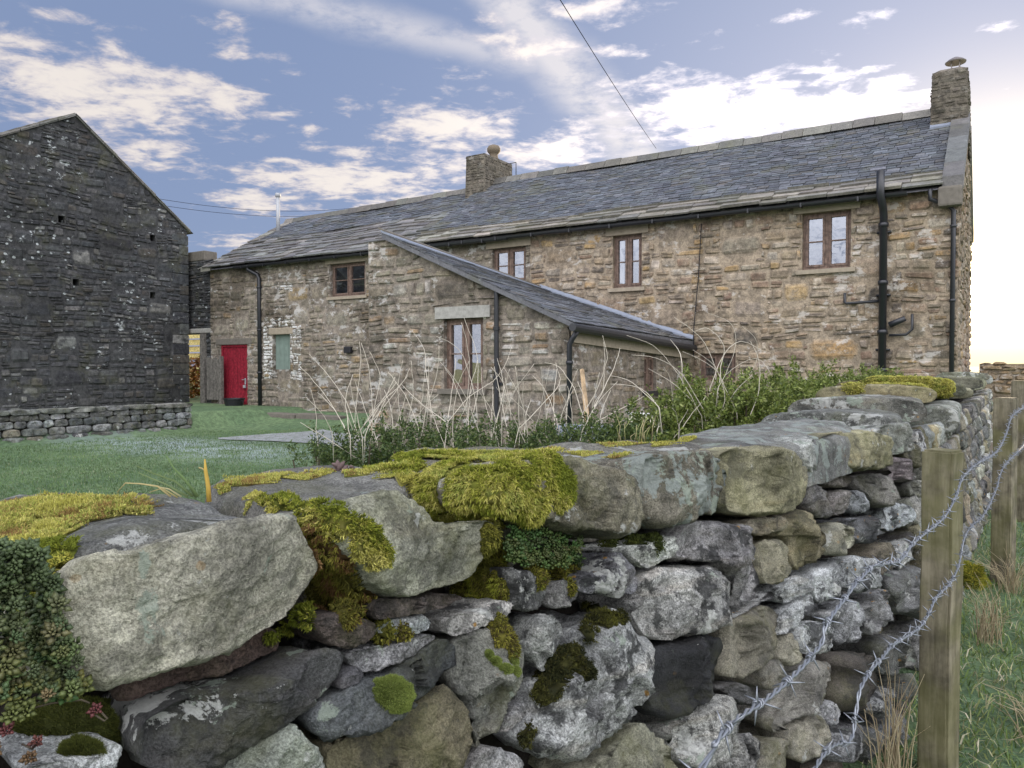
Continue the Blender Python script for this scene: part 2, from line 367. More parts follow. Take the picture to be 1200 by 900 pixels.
# contrails: two soft spreading bands
def band(x0, y0, x1, y1, wpx, k):
    d0 = ray(x0, y0).normalized(); d1 = ray(x1, y1).normalized(); nn = d0.cross(d1).normalized(); mid = (d0 + d1).normalized(); half = math.cos(d0.angle(d1) / 2 * 1.25)
    off = t.math('ABSOLUTE', t.vmath('DOT_PRODUCT', dirv, tuple(nn)))
    wv = t.math('MULTIPLY', t.math('ADD', .4, t.noise(pl, 3.0, 6, .6)), wpx / F_PX)
    prof = t.ramp(t.math('DIVIDE', off, wv), 1.0, .0)
    along = t.ramp(t.vmath('DOT_PRODUCT', dirv, tuple(mid)), half, half + (1 - half) * .5)
    return t.math('MULTIPLY', t.math('MULTIPLY', prof, along), t.math('MULTIPLY', t.ramp(t.noise(pl, 7.0, 6, .65), .2, .6), k))
ct = t.math('MAXIMUM', band(570, -30, 775, 215, 50, 1.5), band(250, -20, 640, 75, 30, 1.0))
sd = t.vmath('DOT_PRODUCT', dirv, tuple(ray(1175, 325).normalized()))
sdc = t.math('MAXIMUM', sd, 0)
gl1 = t.math('POWER', sdc, 9.0); gl2 = t.math('POWER', sdc, 95.0); gl3 = t.math('POWER', sdc, 420.0)
base = t.mix(1.0, sky.outputs[0], (.10, .09, .11, 1), 'MULTIPLY')
def scale(col, f): 
    n = t.new('ShaderNodeVectorMath', operation='SCALE'); t.put(n.inputs[0], col); t.put(n.inputs['Scale'], f); return n.outputs[0]
add = lambda a, b: t.vmath('ADD', a, b)
CL = 2.9
cloudcol = t.mix(core, (CL * .80, CL * .76, CL * .84, 1), (CL * 1.16, CL * 1.07, CL * 1.0, 1))
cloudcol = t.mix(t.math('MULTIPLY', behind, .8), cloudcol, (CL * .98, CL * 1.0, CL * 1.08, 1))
cloudcol = scale(cloudcol, t.math('ADD', t.math('ADD', 1.0, t.math('MULTIPLY', behind, t.ramp(zr, .0, .55, .75, 4.05))), t.math('MULTIPLY', gl1, 1.2)))  # boosts the added out-of-view cloud, strongest high up, as fill light
blue = add(base, (.82, 1.07, 1.70))                      # thin high veil over the clear blue
sk = t.mix(t.math('MULTIPLY', ct, .75), blue, (CL * .95, CL * .93, CL, 1))
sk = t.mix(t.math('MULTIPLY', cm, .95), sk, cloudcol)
sk = add(sk, scale((1.38, 1.2, 1.02), gl1))
sk = add(sk, scale((1.0, .80, .40), t.math('MULTIPLY', gl2, 7.0)))
sk = add(sk, scale((1.0, .72, .28), t.math('MULTIPLY', gl3, 14.0)))
hz = t.math('MULTIPLY', t.ramp(el, .075, .0), t.ramp(sdc, .90, .985))
sk = t.mix(t.math('MULTIPLY', hz, .9), sk, (5.0, 4.1, 2.7, 1))
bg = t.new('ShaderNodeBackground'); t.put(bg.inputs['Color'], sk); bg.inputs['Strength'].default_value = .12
wo = t.new('ShaderNodeOutputWorld'); t.l.new(bg.outputs[0], wo.inputs['Surface'])
vs = scene.view_settings; vs.view_transform = 'Standard'; vs.look = 'None'; vs.exposure = 1.15; vs.gamma = 1.0; vs.use_curve_mapping = False
scene.cycles.max_bounces = 6; scene.cycles.transparent_max_bounces = 8; scene.cycles.use_denoising = True
# ------------------------------------------------------------------ terrain
def sst(x, a, b):
    k = min(1, max(0, (x - a) / (b - a))); return k * k * (3 - 2 * k)
def wall_top_x(Y): return -.09 - .66 * math.exp(-max(Y, -6) / 3.6)
def ground_h(x, y):
    right = .41 + .03 * min(max(y - 2.1, 0), 3) + .03 * noise.noise(Vector((x * .6, y * .6, 0)))
    left = .34 * sst(x, -7, -1.2)
    left = max(left, .32 * sst(y, 12.6, 15.2)) if x > -21.6 else left
    left = max(left, .42 * sst(-x, 16.9, 17.4)) if y > 6 else left
    left += .02 * noise.noise(Vector((x * .35, y * .35, 3)))
    k = sst(x, wall_top_x(y) - .45, wall_top_x(y) - .05)
    near = left * (1 - k) + right * k
    r = math.hypot(x, y)
    if y > 17.5:
        near = near + (.5 - near) * sst(y, 17.5, 30)
    far = sst(r, 60, 900) * (2.5 + 5 * noise.noise(Vector((x * .004, y * .004, 1))))
    return near + far * .25
def axis(lo, hi, dens):
    pts = []; v = lo
    while v < hi:
        pts.append(v); v += dens(v)
    return pts + [hi]
stp = lambda v: .16 if abs(v) < 3 else .4 if abs(v) < 26 else abs(v) * .18
xs = axis(-2600, 2600, lambda v: .13 if -1.6 < v < .6 else stp(v)); ys = axis(-2600, 2600, stp)
V = []; T = []; Fq = []
for y in ys:
    for x in xs:
        V.append((x, y, ground_h(x, y)))
        q = max(math.exp(-(((x + 13.6) / 4.2) ** 2 + ((y - 9.3) / 1.5) ** 2) * .8), 0)
        T.append((1, 1, 1, min(1, max(0, q - .3) * 1.6)))
nx = len(xs)
for j in range(len(ys) - 1):
    for i in range(nx - 1): Fq.append((j * nx + i, j * nx + i + 1, (j + 1) * nx + i + 1, (j + 1) * nx + i))
tag(mesh_obj('ground', V, Fq, M['turf'], None, True, T), kind='structure')
# paved path across the lawn
pv = []; pf = []
pa = [at_z(256, 512, .03), at_z(310, 508.5, .03), at_z(378, 505, .03), Vector((-8.6, 11.6, .03))]
pb = [at_z(256, 513.5, .03), at_z(312, 516, .03), at_z(380, 520, .03), Vector((-7.6, 9.6, .03))]
for k in range(len(pa) - 1):
    for i in range(12):
        f = i / 12; a = pa[k].lerp(pa[k + 1], f); b = pb[k].lerp(pb[k + 1], f)
        for j in range(5):
            q = a.lerp(b, j / 4); pv.append((q.x, q.y, ground_h(q.x, q.y) + .022))
for i in range(len(pv) // 5 - 1):
    for j in range(4): pf.append((i * 5 + j, i * 5 + 5 + j, i * 5 + 6 + j, i * 5 + 1 + j))
tag(mesh_obj('garden_path', pv, pf, M['paving']), kind='structure')
# ------------------------------------------------------------------ masonry
Z = Vector((0, 0, 1))
def pick(palette):
    c = random.choices([p[0] for p in palette], [p[1] for p in palette])[0]; k = random.uniform(.78, 1.22)
    return (c[0] * k * random.uniform(.95, 1.05), c[1] * k, c[2] * k * random.uniform(.95, 1.05), 1)
def backing(mb, O, U, N, u0, u1, v0, top, openings, reveal=.2, extra=()):
    us = sorted(set([u0, u1, *extra] + [o[0] for o in openings] + [o[1] for o in openings]))
    P = lambda u, v, d=0: O + U * u + Z * v + N * d
    for a, b in zip(us[:-1], us[1:]):
        if b - a < 1e-5: continue
        vs_ = sorted(set([v0] + [v for o in openings if o[0] < b - 1e-6 and o[1] > a + 1e-6 for v in (o[2], o[3])]))
        for k, lo in enumerate(vs_):
            hiL = vs_[k + 1] if k + 1 < len(vs_) else None
            mid = (lo + (hiL if hiL is not None else top((a + b) / 2))) / 2
            if any(o[0] < (a + b) / 2 < o[1] and o[2] < mid < o[3] for o in openings): continue
            mb.add([P(a, lo), P(b, lo), P(b, hiL if hiL is not None else top(b)), P(a, hiL if hiL is not None else top(a))], [(0, 1, 2, 3)], (1, 1, 1, 0))
    for (a, b, c, e) in openings:
        q = [P(a, c), P(b, c), P(b, e), P(a, e)]; r = [p - N * reveal for p in q]
        mb.add(q + r, [(0, 4, 5, 1), (1, 5, 6, 2), (2, 6, 7, 3), (3, 7, 4, 0)], (1, 1, 1, 0))
def rubble(mb, O, U, N, u0, u1, v0, top, openings, ch, ln, palette, relief=.03, wob=.035):
    v = v0; row = 0; sd = random.uniform(0, 99); vmax = max(top(u0 + (u1 - u0) * i / 20) for i in range(21))
    P = lambda u, vv, dd: O + U * u + Z * vv + N * dd
    big = []; openings = list(openings)
    for _ in range(int((u1 - u0) * (vmax - v0) * .9)):      # through-stones that break the courses
        hb = random.uniform(1.5, 2.3) * ch[1] * .8; wb = hb * random.uniform(1.1, 2.2); ub_ = random.uniform(u0, u1 - wb); vb_ = random.uniform(v0, vmax - hb); r = (ub_, ub_ + wb, vb_, vb_ + hb)
        if any(r[0] < o[1] + .02 and r[1] > o[0] - .02 and r[2] < o[3] + .02 and r[3] > o[2] - .02 for o in openings): continue
        if vb_ + hb > min(top(r[0]), top(r[1])) - .02: continue
        big.append(r); openings.append(r)
    todo = [(r, True) for r in big]
    while v < vmax or todo:
        isbig = bool(todo); r = todo.pop()[0] if isbig else None
        h = random.uniform(*ch); wv = lambda u, vv: vv + wob * noise.noise(Vector((u * .9, vv * 1.3, sd))) * 2
        u = u0 + random.uniform(-.1, 0) if not isbig else r[0]
        uend = u1 if not isbig else r[1] - 1e-6
        while u < uend:
            L = random.uniform(*ln) * (1.5 if random.random() < .12 else 1); ua, ub = max(u, u0), min(u + L, u1); u += L
            if isbig: ua, ub = r[0], r[1]; u = r[1]
            if ub - ua < .04: continue
            parts = [(v, v + h)] if not isbig else [(r[2], r[3])]
            if not isbig and random.random() < .28 and h > .10:
                k = random.uniform(.35, .65); parts = [(v, v + h * k), (v + h * k, v + h)]
            for (va, vb) in parts:
                skip = False; a, b = ua, ub
                for o in (openings if not isbig else ()):
                    if vb > o[2] - .01 and va < o[3] + .01 and b > o[0] - .005 and a < o[1] + .005:
                        if a < o[0] - .05: b = min(b, o[0] - .005)
                        elif b > o[1] + .05: a = max(a, o[1] + .005)
                        else: skip = True
                if skip or b - a < .04 or va > min(top(a), top(b)) - .02: continue
                g = random.uniform(.002, .014); col = pick(palette); rl = relief * random.uniform(.25, 1.3)
                jx = lambda: random.uniform(-.05, .05); jy = lambda: random.uniform(-.022, .022)
                c = [(a + g + jx() * .6, wv(a, va) + g + jy()), (b - g + jx() * .6, wv(b, va) + g + jy()), (b - g + jx() * .6, wv(b, vb) - g + jy()), (a + g + jx() * .6, wv(a, vb) - g + jy())]
                tl = (random.uniform(-.5, .5), random.uniform(-.5, .5)); vs_ = []; cs = []
                fu = (0, .13, .5, .87, 1); fv = (0, .24, .76, 1)
                for j, q in enumerate(fv):
                    for i, p in enumerate(fu):
                        x0 = c[0][0] + (c[1][0] - c[0][0]) * p; x1 = c[3][0] + (c[2][0] - c[3][0]) * p
                        y0 = c[0][1] + (c[1][1] - c[0][1]) * p; y1 = c[3][1] + (c[2][1] - c[3][1]) * p
                        x = x0 + (x1 - x0) * q; y = y0 + (y1 - y0) * q
                        edge = i in (0, 4) or j in (0, 3)
                        if i in (0, 4) and j in (0, 3):
                            x += ((c[0][0] + c[1][0]) / 2 - x) * .10; y += ((va + vb) / 2 - y) * .5
                        y = min(y, top(min(max(x, u0), u1)) - .004); x = min(max(x, u0), u1)
                        dd = -.006 if edge else rl * (1 + tl[0] * (p - .5) + tl[1] * (q - .5)) + random.uniform(-.004, .004)
                        vs_.append(P(x, y, dd)); cs.append((*col[:3], 0 if edge else random.uniform(.55, 1)))
                base = len(mb.v); mb.v += [tuple(p) for p in vs_]; mb.c += cs
                for j in range(3):
                    for i in range(4): mb.f.append((base + j * 5 + i, base + j * 5 + i + 1, base + j * 5 + i + 6, base + j * 5 + i + 5))
        v += h if not isbig else 0; row += 1
def masonry_wall(name, mat, parent, O, U, N, u0, u1, v0, top, openings, ch, ln, palette, relief=.03, extra=(), reveal=.2, wob=.035):
    mb = MB(); backing(mb, O, U, N, u0, u1, v0, top, openings, reveal, extra)
    rubble(mb, O, U, N, u0, u1, v0, top, openings, ch, ln, palette, relief, wob)
    return mb.build(name, mat, parent)
FACADE = [((.255, .20, .145), 4), ((.255, .22, .18), 4.5), ((.32, .22, .11), 1.5), ((.195, .135, .10), 2.8), ((.37, .33, .28), 2.4), ((.10, .088, .082), 2.2)]
BYRE = [((.20, .175, .13), 4), ((.24, .215, .17), 3), ((.15, .135, .11), 4), ((.30, .27, .22), 1.5), ((.26, .19, .11), 1)]
EXTN = [((.21, .185, .145), 4), ((.25, .23, .19), 3), ((.15, .135, .115), 3), ((.40, .385, .35), 2.2), ((.25, .175, .11), 1)]
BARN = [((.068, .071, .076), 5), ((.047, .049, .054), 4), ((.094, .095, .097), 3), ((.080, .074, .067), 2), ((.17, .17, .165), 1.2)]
# ------------------------------------------------------------------ slates
def slates(mb, A, B, C, D, rows, width, thick, palette, sag=.02, gap=.006):
    """A eave start, B eave end, C top end, D top start; rows = list of course heights as fractions"""
    n = (B - A).cross(D - A).normalized()
    if n.z < 0: n = -n
    S = lambda s, q: (A.lerp(B, s)).lerp(D.lerp(C, s), q)
    Lu = (B - A).length; q = 0
    for (hq, wd, th) in rows:
        s = random.uniform(-wd, 0) / Lu
        while s < 1:
            w_ = random.uniform(.7, 1.3) * wd / Lu; a, b = max(s, 0), min(s + w_, 1); s += w_
            if (b - a) * Lu < .03: continue
            col = pick(palette); e = gap / Lu; dq = random.uniform(-.07, .07) * hq; tt = th * random.uniform(.7, 1.3); lift = random.uniform(0, .006)
            q0 = max(q + dq, 0) if q > 0 else q + min(dq, 0); q1 = min(q + hq * 1.5, 1)
            sg = lambda s_, q_: n * (sag * noise.noise(Vector((s_ * Lu * .35, q_ * 3, 5))))
            p = [S(a + e, q0), S(b - e, q0), S(b - e, q1), S(a + e, q1)]
            off = [sg(a, q0), sg(b, q0), sg(b, q1), sg(a, q1)]
            lo = [tt * .9 + lift, tt * .9 + random.uniform(0, .006), 0, 0]
            bot = [p[i] + off[i] + n * lo[i] for i in range(4)]; topv = [bot[i] + n * tt for i in range(4)]
            mb.hexa(bot + topv, col)
        q += hq
    return n
SLATE = [((.088, .094, .106), 5), ((.072, .076, .085), 4), ((.115, .121, .134), 2.5), ((.095, .092, .087), 1.6)]
FLAGS = [((.19, .18, .155), 4), ((.15, .14, .12), 3), ((.24, .225, .19), 2)]
BSLATE = [((.14, .135, .13), 4), ((.11, .105, .10), 4), ((.18, .175, .165), 2)]
def rows_from(exposures, total):
    """(height m, width m, thickness m) top-ups until the slope is covered"""
    out = []; q = 0
    for (h, w_, th, cnt) in exposures:
        for _ in range(cnt):
            if q >= .999: return out
            h_ = h * random.uniform(.88, 1.12) / total; h_ = min(h_, 1 - q); out.append((h_, w_, th)); q += h_
    return out
# ------------------------------------------------------------------ windows
def window(parent, O, U, N, ua, ub, va, vb, rows=2, recess=.09, sill=True, lintel=True, curtain=None, mat='frame', sillmat='sand', bars=True, lintmat='sand'):
    P = lambda u, v, d: O + U * u + Z * v + N * d
    def bx(mb, u0, u1, v0, v1, d0, d1):
        mb.hexa([P(u0, v0, d1), P(u1, v0, d1), P(u1, v0, d0), P(u0, v0, d0), P(u0, v1, d1), P(u1, v1, d1), P(u1, v1, d0), P(u0, v1, d0)])
    mb = MB(); fw = .055; r = -recess
    bx(mb, ua, ub, va, va + fw, r - .07, r); bx(mb, ua, ub, vb - fw, vb, r - .07, r)
    um = (ua + ub) / 2
    bx(mb, ua, ua + fw, va + fw, vb - fw, r - .07, r); bx(mb, ub - fw, ub, va + fw, vb - fw, r - .07, r); bx(mb, um - fw * .6, um + fw * .6, va + fw, vb - fw, r - .07, r)
    pane = MB()
    for (a, b) in ((ua + fw, um - fw * .6), (um + fw * .6, ub - fw)):
        c = .042; lo, hi = va + fw + .003, vb - fw - .003; a += .003; b -= .003
        bx(mb, a, b, lo, lo + c, r - .055, r + .012); bx(mb, a, b, hi - c, hi, r - .055, r + .012)
        bx(mb, a, a + c, lo + c, hi - c, r - .055, r + .012); bx(mb, b - c, b, lo + c, hi - c, r - .055, r + .012)
        if bars:
            for k in range(1, rows):
                vv = lo + (hi - lo) * k / rows; bx(mb, a + c, b - c, vv - .011, vv + .011, r - .045, r + .004)
        pane.add([P(a + c, lo + c, r - .03), P(b - c, lo + c, r - .03), P(b - c, hi - c, r - .03), P(a + c, hi - c, r - .03)], [(0, 1, 2, 3)])
    wo_ = mb.build('window', M[mat], parent); pane.build('pane', M['glass'], wo_)
    if curtain:
        cb = MB()
        for (a, b) in curtain:
            n = 14; vs_ = []
            for i in range(n + 1):
                u = ua + (ub - ua) * (a + (b - a) * i / n); dd = r - .16 + .015 * math.sin(i * 1.9)
                vs_ += [P(u, va + .05, dd), P(u, vb - .05, dd)]
            cb.add(vs_, [(2 * i, 2 * i + 2, 2 * i + 3, 2 * i + 1) for i in range(n)])
        cb.build('curtain', M['curtain'], wo_)
    if sill:
        s = MB(); bx(s, ua - .09, ub + .09, va - .085, va - .003, -.16, .075); s.build('sill', M[sillmat], wo_)
    if lintel:
        s = MB(); bx(s, ua - .16, ub + .16, vb + .003, vb + .2, -.16, .042); s.build('lintel', M[lintmat], wo_)
    return wo_
# ------------------------------------------------------------------ farmhouse
FY = 15.5
house = thing('farmhouse', 'long brown stone farmhouse with grey slate roof, two chimneys and a sloping lean-to', 'house')
O = Vector((0, FY, 0)); U = Vector((1, 0, 0)); N = Vector((0, -1, 0))
XL, XR, ZE = -21.5, -.60, 4.82
def rect(x0, y0, x1, y1, Y=FY):
    """pixel window corners read off the photo -> metres on the wall plane (left, right, bottom, top)"""
    xm, ym = (x0 + x1) / 2, (y0 + y1) / 2
    return at_y(x0, ym, Y).x, at_y(x1, ym, Y).x, at_y(xm, y1, Y).z, at_y(xm, y0, Y).z
W1 = rect(940, 248, 997, 315); W2 = rect(718, 275, 752, 337); W3 = rect(577, 290, 616, 331); W4 = rect(387, 308, 428, 347)
WB = rect(320, 392, 340, 433); DR = rect(259, 404, 290, 477); GW = rect(820, 414, 862, 446)
DR = (DR[0], DR[1], .3, DR[3])
ops = [W1, W2, W3, W4, WB, DR, GW]
SPLIT = -9.4
ml = [o for o in ops if o[0] < SPLIT]; mr = [o for o in ops if o[0] >= SPLIT]
masonry_wall('wall', M['facade'], house, O, U, N, SPLIT, XR, 0, lambda u: ZE, mr, (.10, .26), (.15, .46), FACADE, .03)
wl = masonry_wall('wall', M['extension'], house, O, U, N, XL, SPLIT, 0, lambda u: ZE, ml, (.12, .28), (.18, .5), BYRE, .03)
wl['label'] = 'darker patched stonework of the old byre end'
# gable end facing right, and the far walls
RY, RZ = 18.75, 7.02
DEP = 2 * (RY - FY)
gt = lambda u: (ZE + (RZ - ZE) * u / (RY - FY) if u < RY - FY else RZ - (RZ - ZE) * (u - (RY - FY)) / (RY - FY))
masonry_wall('wall', M['facade'], house, Vector((XR, FY, 0)), Vector((0, 1, 0)), Vector((1, 0, 0)), 0, DEP, 0, gt, [], (.12, .22), (.25, .6), FACADE, .03, extra=(RY - FY,))
mb = MB(); A = [(XL, FY), (XL, FY + DEP), (XR, FY + DEP)]
mb.add([(XL, FY, 0), (XL, FY + DEP, 0), (XL, FY + DEP, ZE), (XL, RY, RZ - .25), (XL, FY, ZE)], [(0, 1, 2, 3, 4)], (1, 1, 1, 0))
mb.add([(XL, FY + DEP, 0), (XR, FY + DEP, 0), (XR, FY + DEP, ZE), (XL, FY + DEP, ZE)], [(0, 1, 2, 3)], (1, 1, 1, 0))
mb.build('wall', M['facade'], house)
# roofs
roof = MB(); flags = MB()
EY, EZ = FY - .2, ZE - .06
CH0, CH1 = -13.25, -12.55                      # middle chimney
xm0, xm1 = CH0 + .3, -.84
A = Vector((xm0, EY, EZ)); B = Vector((xm1, EY, EZ)); C = Vector((xm1, RY, RZ)); D = Vector((xm0, RY, RZ)); sl_len = (D - A).length
fr = .62 / sl_len
Af = A; Bf = B; Cf = B.lerp(C, fr); Df = A.lerp(D, fr)
slates(flags, Af, Bf, Cf, Df, rows_from([(.21, .62, .045, 4)], .62), .5, .04, FLAGS, .03)
slates(roof, Df, Cf, C, D, rows_from([(.125, .24, .013, 60)], sl_len - .62), .3, .013, SLATE, .05)
RZL = RZ - .27
A2 = Vector((XL - .12, EY, EZ - .02)); B2 = Vector((xm0, EY, EZ - .02)); C2 = Vector((xm0, RY, RZL + .12)); D2 = Vector((XL - .12, RY, RZL))
s2 = (D2 - A2).length
lower = .55
slates(flags, A2, B2, B2.lerp(C2, lower), A2.lerp(D2, lower), rows_from([(.23, .55, .04, 30)], s2 * lower), .5, .04, BSLATE, .06)
slates(roof, A2.lerp(D2, lower), B2.lerp(C2, lower), C2, D2, rows_from([(.16, .34, .02, 40)], s2 * (1 - lower)), .3, .02, SLATE, .06)
mb = MB()
for (a, b, c, d_) in ((A, B, C, D), (A2, B2, C2, D2)):
    dn = Vector((0, 0, -.05)); mb.add([a + dn, b + dn, c + dn, d_ + dn], [(0, 1, 2, 3)], (.12, .12, .13, 1))
    mir = lambda p: Vector((p.x, 2 * RY - p.y, p.z)); mb.add([mir(a), mir(b), c + dn * .5, d_ + dn * .5], [(3, 2, 1, 0)], (.14, .15, .17, 1))
roof.v, roof.f, roof.c = roof.v, roof.f, roof.c
b0 = len(roof.v); roof.v += mb.v; roof.f += [tuple(i + b0 for i in f) for f in mb.f]; roof.c += mb.c
ro = roof.build('roof', M['slate'], house)
fl = flags.build('eaves_flags', M['flag'], ro)
mb = MB()
def ridge(x0, x1, z0, z1):
    x = x0
    while x < x1:
        L = min(random.uniform(.42, .62), x1 - x); f = (x - x0) / (x1 - x0); z = z0 + (z1 - z0) * f + .02 * noise.noise(Vector((x * .5, 0, 0))); h = random.uniform(.09, .12); c = tuple(q_ * .62 for q_ in pick(FLAGS)[:3]) + (1,)
        prof = [(-.20, -.10), (-.17, -.06), (-.06, h), (.06, h), (.17, -.06), (.20, -.10)]
        vs_ = [(x + .006, RY + p, z + q) for p, q in prof] + [(x + L - .006, RY + p, z + q) for p, q in prof]
        mb.add(vs_, [(i, i + 1, i + 7, i + 6) for i in range(5)] + [(0, 6, 11, 5), (5, 4, 3, 2, 1, 0), (6, 7, 8, 9, 10, 11)], c); x += L
ridge(CH1, -1.24, RZ + .03, RZ + .03); mb.build('ridge_stones', M['flag'], ro)
mb = MB(); ridge(XL - .1, CH0, RZL + .04, RZL + .15); mb.build('ridge_stones', M['flag'], ro)
# verge stones at the byre end, gable coping with kneeler at the right
mb = MB()
for k in range(9):
    p = Vector((0, EY, EZ - .02)).lerp(Vector((0, RY, RZL)), k / 9); q = Vector((0, EY, EZ - .02)).lerp(Vector((0, RY, RZL)), (k + .97) / 9)
    mb.hexa([(XL - .22, p.y, p.z - .07), (XL + .25, p.y, p.z - .07), (XL + .25, q.y, q.z - .07), (XL - .22, q.y, q.z - .07), (XL - .22, p.y, p.z + .075), (XL + .25, p.y, p.z + .075), (XL + .25, q.y, q.z + .055), (XL - .22, q.y, q.z + .055)], pick(FLAGS))
mb.build('verge_slabs', M['flag'], ro)
mb = MB()
for k in range(5):
    a = Vector((0, EY + .02, EZ + .03)); b = Vector((0, RY - .5, RZ - .37 + .03)); p = a.lerp(b, k / 5); q = a.lerp(b, (k + .975) / 5)
    mb.hexa([(-.86, p.y, p.z - .1), (XR + .06, p.y, p.z - .1), (XR + .06, q.y, q.z - .1), (-.86, q.y, q.z - .1), (-.86, p.y, p.z + .14), (XR + .06, p.y, p.z + .14), (XR + .06, q.y, q.z + .14), (-.86, q.y, q.z + .14)], pick([((.14, .14, .14), 1), ((.11, .11, .105), 1), ((.18, .18, .178), 1)]))
    p.y, q.y = 2 * RY - p.y, 2 * RY - q.y
    mb.hexa([(-.86, q.y, q.z - .1), (XR + .06, q.y, q.z - .1), (XR + .06, p.y, p.z - .1), (-.86, p.y, p.z - .1), (-.86, q.y, q.z + .14), (XR + .06, q.y, q.z + .14), (XR + .06, p.y, p.z + .14), (-.86, p.y, p.z + .14)], (.3, .3, .3, 1))
mb.build('gable_coping', M['flag'], ro)
mb = MB(); mb.box(-.92, XR + .05, EY - .06, FY - .05, ZE - .42, ZE - .07, (.27, .23, .17, 1), .04); mb.build('kneeler', M['darkdress'], house)
# chimneys
def chimney(x0, x1, y0, y1, z0, z1, batter, cap):
    mb = MB()
    cx_, cy_ = (x0 + x1) / 2, (y0 + y1) / 2; n = 26
    def side(px, py, qx, qy):
        o = Vector((px, py, 0)); u = Vector((qx - px, qy - py, 0)); L = u.length; u.normalize(); nn = Vector((u.y, -u.x, 0))
        backing(mb, o, u, nn, 0, L, z0, lambda s: z1, []); rubble(mb, o, u, nn, 0, L, z0, lambda s: z1, [], (.08, .15), (.15, .4), [((.135, .12, .10), 2), ((.11, .10, .085), 2), ((.17, .155, .13), 1)], .018, .02)
    side(x0, y0, x1, y0); side(x1, y0, x1, y1); side(x1, y1, x0, y1); side(x0, y1, x0, y0)
    mb.v = [((cx_ + (p[0] - cx_) * (1 - batter * max(0, (p[2] - z0) / (z1 - z0)) + .02 * noise.noise(Vector((p[2] * 3, p[1], 2))))), (cy_ + (p[1] - cy_) * (1 - batter * max(0, (p[2] - z0) / (z1 - z0)))), p[2]) for p in mb.v]
    k = 1 - batter; a0, a1, b0_, b1 = cx_ + (x0 - cx_) * k, cx_ + (x1 - cx_) * k, cy_ + (y0 - cy_) * k, cy_ + (y1 - cy_) * k
    mb.hexa([(a0, b0_, z1 - .01), (a1, b0_, z1 - .01), (a1, b1, z1 - .01), (a0, b1, z1 - .01), (a0 + .13, b0_ + .13, z1 + cap), (a1 - .13, b0_ + .13, z1 + cap), (a1 - .13, b1 - .13, z1 + cap), (a0 + .13, b1 - .13, z1 + cap)], (.2, .18, .16, .3))
    return mb.build('chimney', M['chimney'], ro)
c1 = chimney(CH0, CH1, 18.15, 19.7, 6.2, 7.78, .06, .05)
pt = MB(); pt.lathe((-12.9, 19.15, 7.80), [(.15, 0), (.17, .06), (.135, .1), (.12, .2), (.15, .24), (.2, .30), (.205, .38), (.16, .46), (.06, .5)], 18); pt.build('chimney_pot', M['pot'], c1, True)
ar = MB(); ar.tube([(CH1 - .1, 19.3, 7.70), (CH1 + .35, 19.3, 7.71), (CH1 + .35, 19.3, 7.3)], .014, 6); ar.build('bracket', M['black'], c1)
c2 = chimney(-1.24, -.56, 17.95, 19.5, 6.1, 7.66, .08, .08)
pt = MB(); pt.lathe((-.82, 18.5, 7.70), [(.10, 0), (.10, .10)], 14)
for k in range(4):
    a = math.pi / 4 + k * math.pi / 2; pt.tube([(-.82 + .09 * math.cos(a), 18.5 + .09 * math.sin(a), 7.78), (-.82 + .11 * math.cos(a), 18.5 + .11 * math.sin(a), 7.96)], .012, 6)
pt.lathe((-.82, 18.5, 7.95), [(.19, 0), (.20, .02), (.14, .07), (.04, .12)], 18); pt.build('cowl', M['copper'], c2)
mb = MB(); mb.hexa([(-1.24, 17.9, 6.36), (-.70, 17.9, 6.36), (-.70, 18.2, 6.56), (-1.24, 18.2, 6.56), (-1.24, 17.87, 6.52), (-.70, 17.87, 6.52), (-.70, 18.17, 6.74), (-1.24, 18.17, 6.74)]); mb.build('flashing', M['lead'], c2)
fl_ = MB(); fb = at_y(326, 272, 18.0); fl_.tube([fb - Z * .3, fb + Z * 1.22], .065, 14); fl_.lathe((fb.x, fb.y, fb.z + 1.2), [(.065, 0), (.095, .03), (.095, .13), (.08, .15)], 14); fl_.lathe((fb.x, fb.y, fb.z - .12), [(.26, -.1), (.12, .1), (.09, .14)], 14)
fl_.build('flue_pipe', M['steel'], ro, True)
# gutters and pipes
def gutter(x0, x1, y, z, name='gutter'):
    mb = MB(); n = 7; r = .062; vs_ = []
    for x in (x0, x1):
        for k in range(n): a = math.pi + math.pi * k / (n - 1); vs_.append((x, y + r * math.cos(a), z + r * math.sin(a)))
        for k in range(n): a = 2 * math.pi - math.pi * k / (n - 1); vs_.append((x, y + (r - .008) * math.cos(a), z + (r - .008) * math.sin(a)))
    m_ = 2 * n; mb.add(vs_, [(k, (k + 1) % m_, m_ + (k + 1) % m_, m_ + k) for k in range(m_)] + [tuple(range(m_)), tuple(range(2 * m_ - 1, m_ - 1, -1))])
    x = x0 + .4
    while x < x1: mb.box(x - .015, x + .015, y - .072, y + .07, z - .072, z + .01); x += 1.0
    return mb.build(name, M['black'], house)
gutter(-13.6, -1.4, EY - .035, EZ - .045); gutter(-20.0, -9.9, EY - .03, EZ - .065)
mb = MB(); px = at_y(1036, 300, FY).x
mb.tube([(px - .03, EY - .16, EZ + .36), (px - .03, EY - .16, EZ - .08), (px, EY - .02, EZ - .27), (px, FY - .12, EZ - .38), (px, FY - .12, .3)], .068, 14)
for z in (4.15, 3.1, 2.2, 1.5): mb.lathe((px, FY - .12, z), [(.07, 0), (.088, .005), (.088, .075), (.07, .08)], 14)
for z in (4.05, 2.9, 1.9): mb.box(px - .12, px + .12, FY - .06, FY + .02, z, z + .035)
dp = mb.build('downpipe', M['black'], house, True); dp['label'] = 'thick black soil pipe rising above the eaves'
br = MB(); e = at_y(990, 347, FY - .1); z1_ = at_y(1030, 354, FY - .1).z
